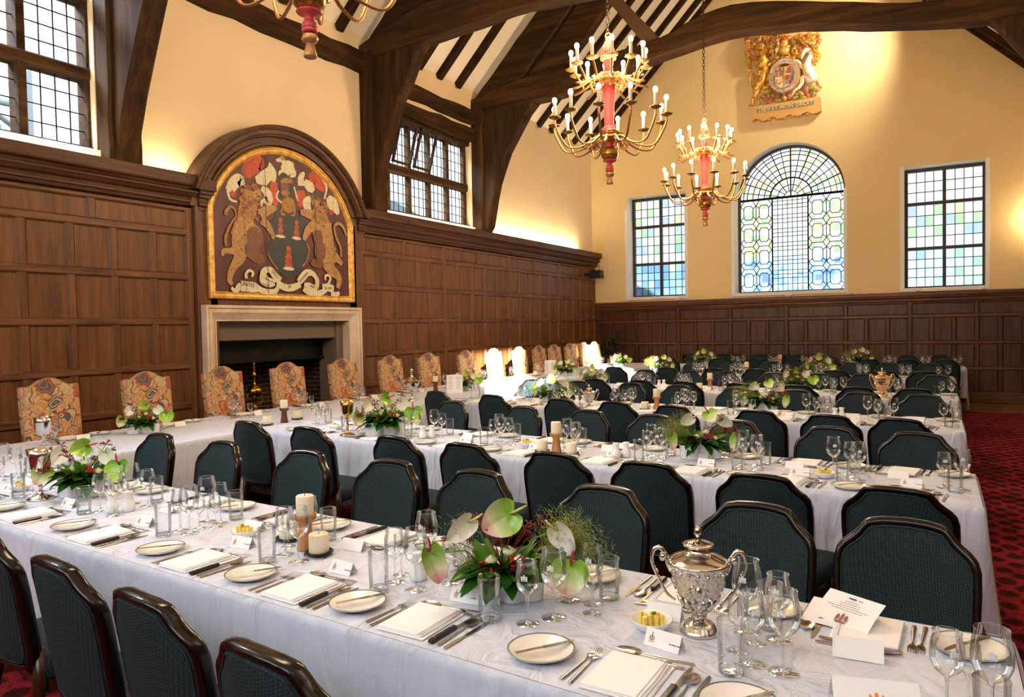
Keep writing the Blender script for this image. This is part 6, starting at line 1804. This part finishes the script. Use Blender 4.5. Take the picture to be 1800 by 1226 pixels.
for h_,x,y,lb in ((HOL,-2.10,1.97,'pale turned wooden candlestick with cream candle on the nearest table'),(HOL,-2.17,4.24,'pale turned wooden candlestick with cream candle on the second table back'),(HOL,-2.36,6.78,'turned wooden candlestick with cream candle on the third table back'),(HOL,-2.48,9.15,'turned wooden candlestick with cream candle on the fourth table back'),(HOL,-2.62,11.85,'turned wooden candlestick with cream candle on the fifth table back'),(HOL,-2.6,14.6,'turned wooden candlestick with cream candle on the last table'),
   (HOLD,-5.17,4.63,'dark walnut candlestick with cream candle on the top table, in front of the fireplace'),(HOLD,-5.72,7.70,'dark walnut candlestick with cream candle on the top table near the seventh tapestry chair'),(HOLD,-5.85,14.4,'dark candlestick with cream candle at the far end of the top table')):
    putc(h_,x,y,lb,.05,0,None,HG)
for x,y,lb in ((-2.00,1.94,'short cream pillar candle on an iron tray, right of the pale candlestick'),(-2.25,2.02,'short cream pillar candle on an iron tray, left of the pale candlestick'),(-2.27,4.23,'short cream candle left of the candlestick on the second table back'),(-2.05,4.22,'short cream candle right of the candlestick on the second table back'),
   (-2.47,6.75,'short cream candle beside the candlestick on the third table back'),(-2.60,9.1,'short cream candle beside the candlestick on the fourth table back'),(-5.17,4.43,'short cream candle left of the walnut candlestick on the top table'),(-5.23,4.84,'short cream candle right of the walnut candlestick on the top table'),(-5.87,10.75,'sunlit cream candle on the top table near the tenth tapestry chair'),(-2.5,11.8,'short cream candle beside the candlestick on the fifth table back')):
    putc(pc,x,y,lb,.055,RND.uniform(0,2),None,PG)
for (x,y,lb) in ((-.68,1.885,'white dish of butter sticks left of the silver loving cup'),(-2.45,1.97,'white dish of butter sticks left of the pale candlestick'),(-4.30,2.0,'white dish of butter sticks left of the silver goblet'),(-2.48,4.40,'white dish of butter sticks on the second table back, left of its candles'),(-.52,4.17,'white dish of butter sticks near the aisle end of the second table back'),(-4.4,4.5,'white dish of butter sticks at the left end of the second table back')):
    putc(bd_,x,y,lb,.06,RND.uniform(0,1),None,'butter dishes')
for (x,y,lb) in ((-1.50,1.90,'left of the large flower arrangement'),(-3.36,1.95,'right of the flowers at the left end of the nearest table'),(-1.75,4.25,'between the candles and flowers on the second table back'),(-3.4,4.4,'right of the tall flowers on the second table back'),(-3.30,6.95,'right of the flowers on the third table back'),(-.75,6.72,'near the aisle on the third table back'),(-3.2,9.3,'on the left half of the fourth table back')):
    putc(SALT,x,y,'white ribbed salt shaker '+lb,.032,0,None,'white ribbed shakers'); putc(PEP,x+.045,y+.055,'white ribbed pepper shaker '+lb,.032,0,None,'white ribbed shakers')
# ---- places
SIDEN={'near':'camera side','far':'window side'}
def free(x,y,r_):
    ti=next((i for i,T_ in enumerate(TAB) if T_[0]+T_[2]*x-.02<y<T_[1]+T_[2]*x+.02),None)
    if ti is not None and x>TAB[ti][3]-.05: return False
    return all((x-a)**2+(y-b)**2>(r_+c)**2*.92 for a,b,c in OCC)
def seat(T,name,full,keep=()):
    """T(u,v)->(x,y), rotation"""
    (f,rz)=T
    gp=name.split(', ',1)[1] if ', ' in name else name
    def P(p,u,v,da=0,dz=0,lb='',grp=None,sc=None):
        x,y=f(u,v); return place(p,(x,y,TZ+dz),rz+da,lb+name,grp,sc)
    j=lambda s:RND.uniform(-s,s)
    a=j(.06)
    P(NAP,j(.008),.125+j(.006),j(.07),0,'folded white napkin, ','folded napkins')
    P(PLT,-.245+j(.008),.125+j(.01),0,0,'cream side plate, ','side plates')
    if full>=1:
        P(BK,-.285+j(.01),.06,-.55+j(.15),.0185,'butter knife on plate, ','butter knives')
        if not (name.startswith('first') and name.endswith('nearest table')): P(NC,.0+j(.02),.315+j(.015),j(.15),0,'folded white place card, ','place cards')
    if full>=2:
        P(FORK,-.138+j(.004),.03+j(.008),j(.05),0,'outer dinner fork, ','dinner forks'); P(FORK,-.108+j(.003),.025+j(.008),j(.05),0,'inner dinner fork, ','dinner forks')
        P(sk,.112,.02+j(.006),j(.05),0,'black-handled steak knife, ','steak knives'); P(SPN,.138,.025+j(.006),j(.05),0,'soup spoon, ','soup spoons'); P(KN,.163,.02+j(.006),j(.05),0,'table knife, ','table knives')
        P(DSP,.11+j(.01),.265,pi/2+.12+j(.08),0,'dessert spoon, ','dessert spoons'); P(FORK2,-.075,.248,-pi/2+j(.1)-.05,0,'dessert fork, ','dessert forks'); P(DK,.1,.232,pi/2+j(.05),0,'dessert knife, ','dessert knives')
    for (p,u,v,r_,lb,gr) in ((RW_,.305,.335,.040,'large wine glass, ','large wine glasses'),(WW_,.225,.335,.036,'white wine glass, ','white wine glasses'),(TU_,.20,.27,.034,'straight water tumbler, ','water tumblers'),(PW_,.27,.39,.030,'small liqueur glass, ','liqueur glasses')):
        if p is PW_ and full<1: continue
        for du,dv in ((0,0),(.03,-.02),(-.04,-.03),(.06,.0),(-.08,.0),(.09,-.03),(.04,-.06),(-.12,.02)):
            x,y=f(u+du+j(.008),v+dv+j(.008))
            if free(x,y,r_):
                rr_=-.5+j(.5)
                place(p,(x,y,TZ),CR+rr_*.6,lb+name,gr); OCC.append((x,y,r_)); break
def mk(ti,side,x):
    s=TAB[ti][2]; an=math.atan(s)
    if side=='near': return ((lambda u,v: (x+u-v*s, ty(ti,x+u,v,'near'))),an)
    return ((lambda u,v: (x-u+v*s, ty(ti,x-u,v,'far'))),pi+an)
SEATS={0:{'near':[-.14,-.64,-1.28,-1.79,-2.35,-3.02,-3.68,-4.33],'far':[-.16,-.66,-1.22,-1.90,-2.48,-3.12,-3.84,-4.5]},
 1:{'near':[-.14,-.68,-1.22,-1.80,-2.40,-3.0,-3.75,-4.45],'far':[-.16,-.66,-1.25,-1.87,-2.44,-3.08,-3.85,-4.5]},
 2:{'near':[-.17,-.63,-1.15,-1.85,-2.42,-2.98,-3.81,-4.5],'far':[-.16,-.66,-1.25,-1.85,-2.51,-3.10,-3.82,-4.45]},
 3:{'near':[-.16,-.68,-1.25,-1.88,-2.52,-3.09,-3.73],'far':[-.13,-.80,-1.35,-1.91,-2.57,-3.09,-3.75]},
 4:{'near':[-.13,-.65,-1.2,-1.8,-2.4,-3.0,-3.61],'far':[-.12,-.66,-1.2,-1.8,-2.45,-3.13,-3.8]},
 5:{'near':[.12,-.43,-1.02,-1.65,-2.28,-2.89,-3.6],'far':[.08,-.45,-1.2,-1.9,-2.5,-3.2,-3.9]}}
for ti in SEATS:
    for side in ('near','far'):
        for i,x in enumerate(SEATS[ti][side]):
            full=2 if ti<=1 else 1
            if ti==2 and side=='near': full=2
            if ti>=4: full=0
            seat(mk(ti,side,x),'%s place from the aisle, %s of the %s'%(ORD[i],SIDEN[side],TN[ti]),full)
for i,y in enumerate(TY):
    yy=y
    seat(((lambda u,v,yy=yy:(HX0+v+.03,yy-u)),-pi/2),'top table place before the %s tapestry chair'%ORD[i],2 if i<6 else 1 if i<11 else 0)
# menus
def menu(name,lb,x,y,rz,h=.21,w=.105,op=.5):
    r=empty(name,lb,'menu',(x,y,TZ),rz); g=G()
    for s in (-1,1):
        g.add([(0,0,0),(s*w*cos(op),-w*sin(op),0),(s*w*cos(op),-w*sin(op),h),(0,0,h)],[(0,1,2,3)])
    obj('folded_card',g,CARD,r); g=G(); rr=random.Random(int(x*100))
    for s in (-1,1):
        for i in range(9):
            z=h*.86-i*h*.075; l=w*rr.uniform(.3,.62); c0=w*.5-l/2
            g.add([(s*(c0)*cos(op),-(c0)*sin(op)-.0012,z),(s*(c0+l)*cos(op),-(c0+l)*sin(op)-.0012,z),(s*(c0+l)*cos(op),-(c0+l)*sin(op)-.0012,z+.003),(s*c0*cos(op),-c0*sin(op)-.0012,z+.003)],[(0,1,2,3)])
    obj('menu_text',g,INK,r); return r
menu('standing_menu','white menu card standing open on the top table near the seventh tapestry chair',-5.37,7.62,CR+.3,.24,.12)
menu('standing_menu','white menu card standing open on the top table near the twelfth tapestry chair',-5.9,11.3,CR+.3,.24,.12)
menu('standing_menu','cream menu card standing at the window side of the fifth table back',-4.05,11.55,CR,.2,.1) if False else None
# the large order-of-service booklet lying against glasses by the aisle
r=empty('order_of_service_booklet','white printed booklet propped open at the aisle end of the nearest table','booklet',(-.235,2.13,TZ+.003),CR-1.0)
g=G(); W_=.115;H_=.165
# spine along local x; lower leaves flat, cover raised
M2=Matrix.Rotation(radians(33),4,'X')
g.add([(-H_/2,-.01,0),(H_/2,-.01,0),(H_/2,W_*.8,.0),(-H_/2,W_*.8,.0)],[(0,1,2,3)],False,Matrix.Rotation(radians(8),4,'Z'))
for k in range(4):
    Mk=Matrix.Translation((-.012,-.004*k,0))@Matrix.Rotation(radians(9+2*k),4,'Z')@Matrix.Rotation(radians(5+4*k),4,'X'); g.add([(-H_/2,0,.001),(H_/2,0,.001),(H_/2,W_*.98,.001),(-H_/2,W_*.98,.001)],[(0,1,2,3)],False,Mk)
obj('pages',g,CARD,r)
g=G(); g.add([(-H_/2,0,.002),(H_/2,0,.002),(H_/2,W_*.5,.006),(H_/2,W_,.002),(-H_/2,W_,.002),(-H_/2,W_*.5,.006)],[(0,1,2,5),(5,2,3,4)],True,M2); cv=obj('front_cover',g,CARD,r)
g=G()
def crest(g,M,cx_,cy_,s,z):
    for (m,P) in ((3,[(-.5,-.3),(.5,-.3),(.45,-.45),(-.45,-.45)]),(1,[(-.15,-.3),(.15,-.3),(.17,.1),(-.17,.1)]),(0,[(-.08,.1),(.08,.1),(.12,.38),(0,.5),(-.12,.38)]),(3,[(-.5,-.25),(-.35,-.25),(-.2,.15),(-.38,.4),(-.5,.1)]),(3,[(.5,-.25),(.35,-.25),(.2,.15),(.38,.4),(.5,.1)]),(2,[(-.07,-.2),(.07,-.2),(.07,0),(-.07,0)])):
        g.mat(m); z+=.0002; g.add([(cx_+a*s,cy_+b*s,z) for a,b in P],[tuple(range(len(P)))],False,M)
crest(g,M2@Matrix.Rotation(0,4,'Z'),-.0,W_*.24,.034,.0068)
obj('printed_crest',g,[CRESTBR,CRESTR,CRESTB,CRESTBR],cv)
L_=[]
for i,(s_,sz,yy,mt) in enumerate((('Menu',.012,.86,INKB),('dinner of welcome',.006,.74,INK),('and good company',.006,.67,INK),('in the great hall',.006,.60,INK))):
    pass
g=G(); g.mat(0)
def trect(g,M,x0,x1,y0,y1,z,m): g.mat(m); g.add([(x0,y0,z),(x1,y0,z),(x1,y1,z),(x0,y1,z)],[(0,1,2,3)],False,M)
rr=random.Random(4)
trect(g,M2,-.014,.008,W_*.84,W_*.875,.0066,1)
for k in range(5): trect(g,M2,.014+k*.003,.016+k*.003,W_*.84,W_*.87,.0066,0)
for i in range(5):
    l=(.02,.03,.028,.06,.045)[i]; yy=W_*(.74-.065*i); x=-l
    while x<l:
        w=rr.uniform(.003,.009); trect(g,M2,x,min(x+w,l),yy,yy+.0018,.0066,0); x+=w+.002
obj('printed_lines',g,[INK,INKB],cv)
r=empty('blank_name_card','plain white tent card standing in front of the propped booklet','card',(-.17,1.97,TZ),CR-.45); g=G()
for s in (-1,1): g.add([(-.058,s*.02,0),(.058,s*.02,0),(.058,0,.048),(-.058,0,.048)],[(0,1,2,3)])
obj('card',g,CARD,r)
r=empty('crested_menu_card','white card with an orange crest at the bottom edge, aisle end of the nearest table','card',(-.115,1.70,TZ),CR-.28); g=G()
g.add([(-.085,-.06,0),(.085,-.06,0),(.085,.0,.075),(-.085,.0,.075)],[(0,1,2,3)]); g.add([(-.085,.06,0),(.085,.06,0),(.085,.0,.075),(-.085,.0,.075)],[(3,2,1,0)]); obj('card',g,CARD,r)
g=G(); crest(g,Matrix.Translation((0,-.06,0))@Matrix.Rotation(math.atan2(.075,.06),4,'X'),0,.052,.034,.001); obj('printed_crest',g,[CRESTO]*4,r)
# ================================================================ OTHER THINGS
r=empty('potted_bay_tree','round clipped bay tree in the far left corner beyond the tapestry chairs','plant',(-6.55,15.55,0))
g=G(); g.lathe([(0,0),(.13,0),(.15,.02),(.17,.3),(.18,.31),(.16,.32),(.0,.3)],24); obj('pot',g,simple('terracotta','8a5038',.8),r)
g=G(); g.tube([(0,0,.3),(.01,0,.6),(0,0,1.0)],.018,8)
for i in range(9): a=i*.7; g.tube([(0,0,.85),(.14*cos(a),.14*sin(a),1.0+.02*i)],.006,5)
obj('trunk',g,CHLEG,r)
g=G(); rr=random.Random(6)
for i in range(520):
    v=Vector((rr.gauss(0,1),rr.gauss(0,1),rr.gauss(0,1))).normalized(); p=v*.24*rr.uniform(.6,1); d=(v+Vector((rr.uniform(-.6,.6),rr.uniform(-.6,.6),rr.uniform(-.6,.6))))
    leafm(g,(p.x,p.y,p.z+1.08),d,rr.uniform(.05,.08),.026,.1,rr.uniform(-1,1),3)
obj('clipped_foliage',g,leafmat('dark_bay_leaf','10240f','234a1c',.35),r)
r=empty('wall_speaker','small black loudspeaker under the far end of the left cornice','speaker',(-6.86,15.6,2.79))
g=G(); g.bbox(-.15,.15,-.10,.10,-.09,.09,.012); bx=obj('cabinet',g,simple('black_speaker','14110f',.5),r)
g=G(); g.bbox(-.36,-.14,-.03,.03,-.02,.03,.004); obj('bracket',g,BLKMET,r)
g=G(); g.tube([(.06,0,.09),(.09,0,.16),(.04,0,.26),(-.02,0,.30)],.006,6); obj('cable',g,BLKMET,r)
ul=None
for i,x in enumerate((-5.11,-3.89,-2.70,-1.54,-.36,.70)):
    lb='small white clip-on spotlight on the end wall cornice, %s from the left'%ORD[i]
    if ul is None:
        ul=empty('clip_on_spotlight','','light fitting'); g=G(); g.bbox(-.035,.035,-.02,.02,0,.03,.006); obj('base',g,WHITEP,ul); g=G(); g.lathe([(.0,0),(.022,0),(.026,.04),(.02,.045),(0,.04)],14,M=Matrix.Translation((.03,0,.025))@Matrix.Rotation(1.1,4,'Y')); obj('lamp_head',g,WHITEP,ul)
    place(ul,(x,FY-.13,2.126),0,lb,'clip-on spotlights on the end wall cornice')
# radiators under the far windows
for (x0,x1,lb) in ((-4.95,-3.6,'black column radiator at the left of the far wall, behind the last table'),(-3.45,-1.9,'black column radiator in the middle of the far wall, behind the last table')):
    r=empty('column_radiator',lb,'radiator',((x0+x1)/2,16.05,0)); g=G(); w=(x1-x0)/2; k=int((x1-x0)/.06)
    for i in range(k): g.tube([(-w+.06*i,0,.1),(-w+.06*i,0,.9)],.02,6,sq=(1,1.6))
    obj('columns',g,BLKMET,r); g=G(); g.bbox(-w-.02,w,-.03,.03,.12,.17,.01); g.bbox(-w-.02,w,-.03,.03,.86,.91,.01); obj('header_pipe',g,BLKMET,r)
r=empty('wall_sconce','brass wall light just at the right edge of the end wall','wall light',(1.62,FY-.02,3.25))
g=G(); g.lathe([(0,0),(.06,0),(.055,.012),(.0,.02)],20,M=Matrix.Rotation(pi/2,4,'X')); g.tube([(0,0,0),(0,-.1,-.02),(0,-.14,.04)],.01,8); obj('bracket',g,BRASS,r)
g=G(); g.lathe([(.0,.04),(.02,.05),(.018,.12),(.0,.12)],14,oy=-.14); obj('candle_sleeve',g,CANW,r)
# ================================================================ LIGHTS
def light(name,kind,loc,energy,color,**k):
    l=bpy.data.lights.new(name,kind); l.energy=energy; l.color=color
    for a,b in k.items(): setattr(l,a,b)
    o=bpy.data.objects.new(name,l); COL.objects.link(o); o.location=loc; return o
def aim(o,t): o.rotation_euler=(Vector(t)-o.location).to_track_quat('-Z','Y').to_euler()
WARM=(1,.74,.47); GLOW=(1,.84,.52)
for i,(y,m_) in enumerate(((2.68,1),(6.57,1),(9.92,1.35))):
    light('chandelier_lower_ring','POINT',(CX,y,ZB+.95),KL['ch']*m_,WARM,shadow_soft_size=.45)
    light('chandelier_upper_ring','POINT',(CX,y,ZB+1.45),KL['ch']*.5*m_,WARM,shadow_soft_size=.3)
for (a,b,e) in ((1.8,4.1,1.0),(4.58,5.25,.9),(8.4,10.85,1.0),(11.5,15.3,1.6)):
    o=light('cornice_uplight','AREA',(WX+.12,(a+b)/2,3.345),KL['up']*e*(b-a),GLOW,shape='RECTANGLE',size=.06,size_y=b-a); o.rotation_euler=(pi,0,0)
    o.rotation_euler=(pi,radians(-12),0)
o=light('carving_spotlight','SPOT',(-.6,14.9,7.4),KL['spot'],(1,.86,.62),spot_size=radians(120),spot_blend=1.0,shadow_soft_size=.02); aim(o,(-2.65,16.2,6.75))
light('sconce_lamp','POINT',(1.60,FY-.2,3.42),KL['sc'],WARM,shadow_soft_size=.05)
o=light('sun','SUN',(6,6,8),KL['sun'],(1,.90,.76),angle=radians(.6)); d=Vector((-1,1.35,-.42)); o.rotation_euler=d.to_track_quat('-Z','Y').to_euler()
# world sky, then area lamps added in the unseen back openings for extra daylight
w=bpy.data.worlds.new('sky'); SC.world=w; w.use_nodes=True; bg=w.node_tree.nodes['Background']; bg.inputs[0].default_value=(.86,.93,1.0,1); bg.inputs[1].default_value=KL['w']
for (x,w_) in ((-4.8,3.6),(-.6,3.2)):
    o=light('back_daylight_fill','AREA',(x,-2.9,4.25),KL['day']*w_,(.80,.89,1.0),shape='RECTANGLE',size=w_,size_y=2.1); aim(o,(x-.3,4,.6))
for (y_,w_) in ((2.4,3.4),(9.5,2.8)):
    o=light('sky_beyond_left_window','AREA',(-10.2,y_-.5,8.6),KL['sky']*w_,(.78,.87,1.0),shape='RECTANGLE',size=w_,size_y=2.6); aim(o,(-7.2,y_,4.4))
BULB.cycles.emission_sampling='NONE'
# ================================================================ CAMERA
cam=bpy.data.cameras.new('camera'); co=bpy.data.objects.new('camera',cam); COL.objects.link(co); SC.camera=co
cam.sensor_width=36; cam.lens=1267.8/1800*36; cam.clip_start=.05; cam.clip_end=200
yaw,pitch,roll=radians(-30.49),radians(-1.740),radians(-1.058)
f=Vector((sin(yaw)*cos(pitch),cos(yaw)*cos(pitch),sin(pitch))); r0=Vector((cos(yaw),-sin(yaw),0)); u0=r0.cross(f)
rr_=r0*cos(roll)+u0*sin(roll); uu=-r0*sin(roll)+u0*cos(roll)
Mx=Matrix((rr_,uu,-f)).transposed().to_4x4(); Mx.translation=Vector((0,0,1.6)); co.matrix_world=Mx
SC.view_settings.view_transform='Standard'; SC.view_settings.look='None'; SC.view_settings.exposure=KL['ex']; SC.view_settings.gamma=1; SC.view_settings.use_curve_mapping=False
SC.cycles.transparent_max_bounces=24; SC.cycles.max_bounces=7; SC.cycles.diffuse_bounces=4; SC.cycles.glossy_bounces=3; SC.cycles.sample_clamp_indirect=4
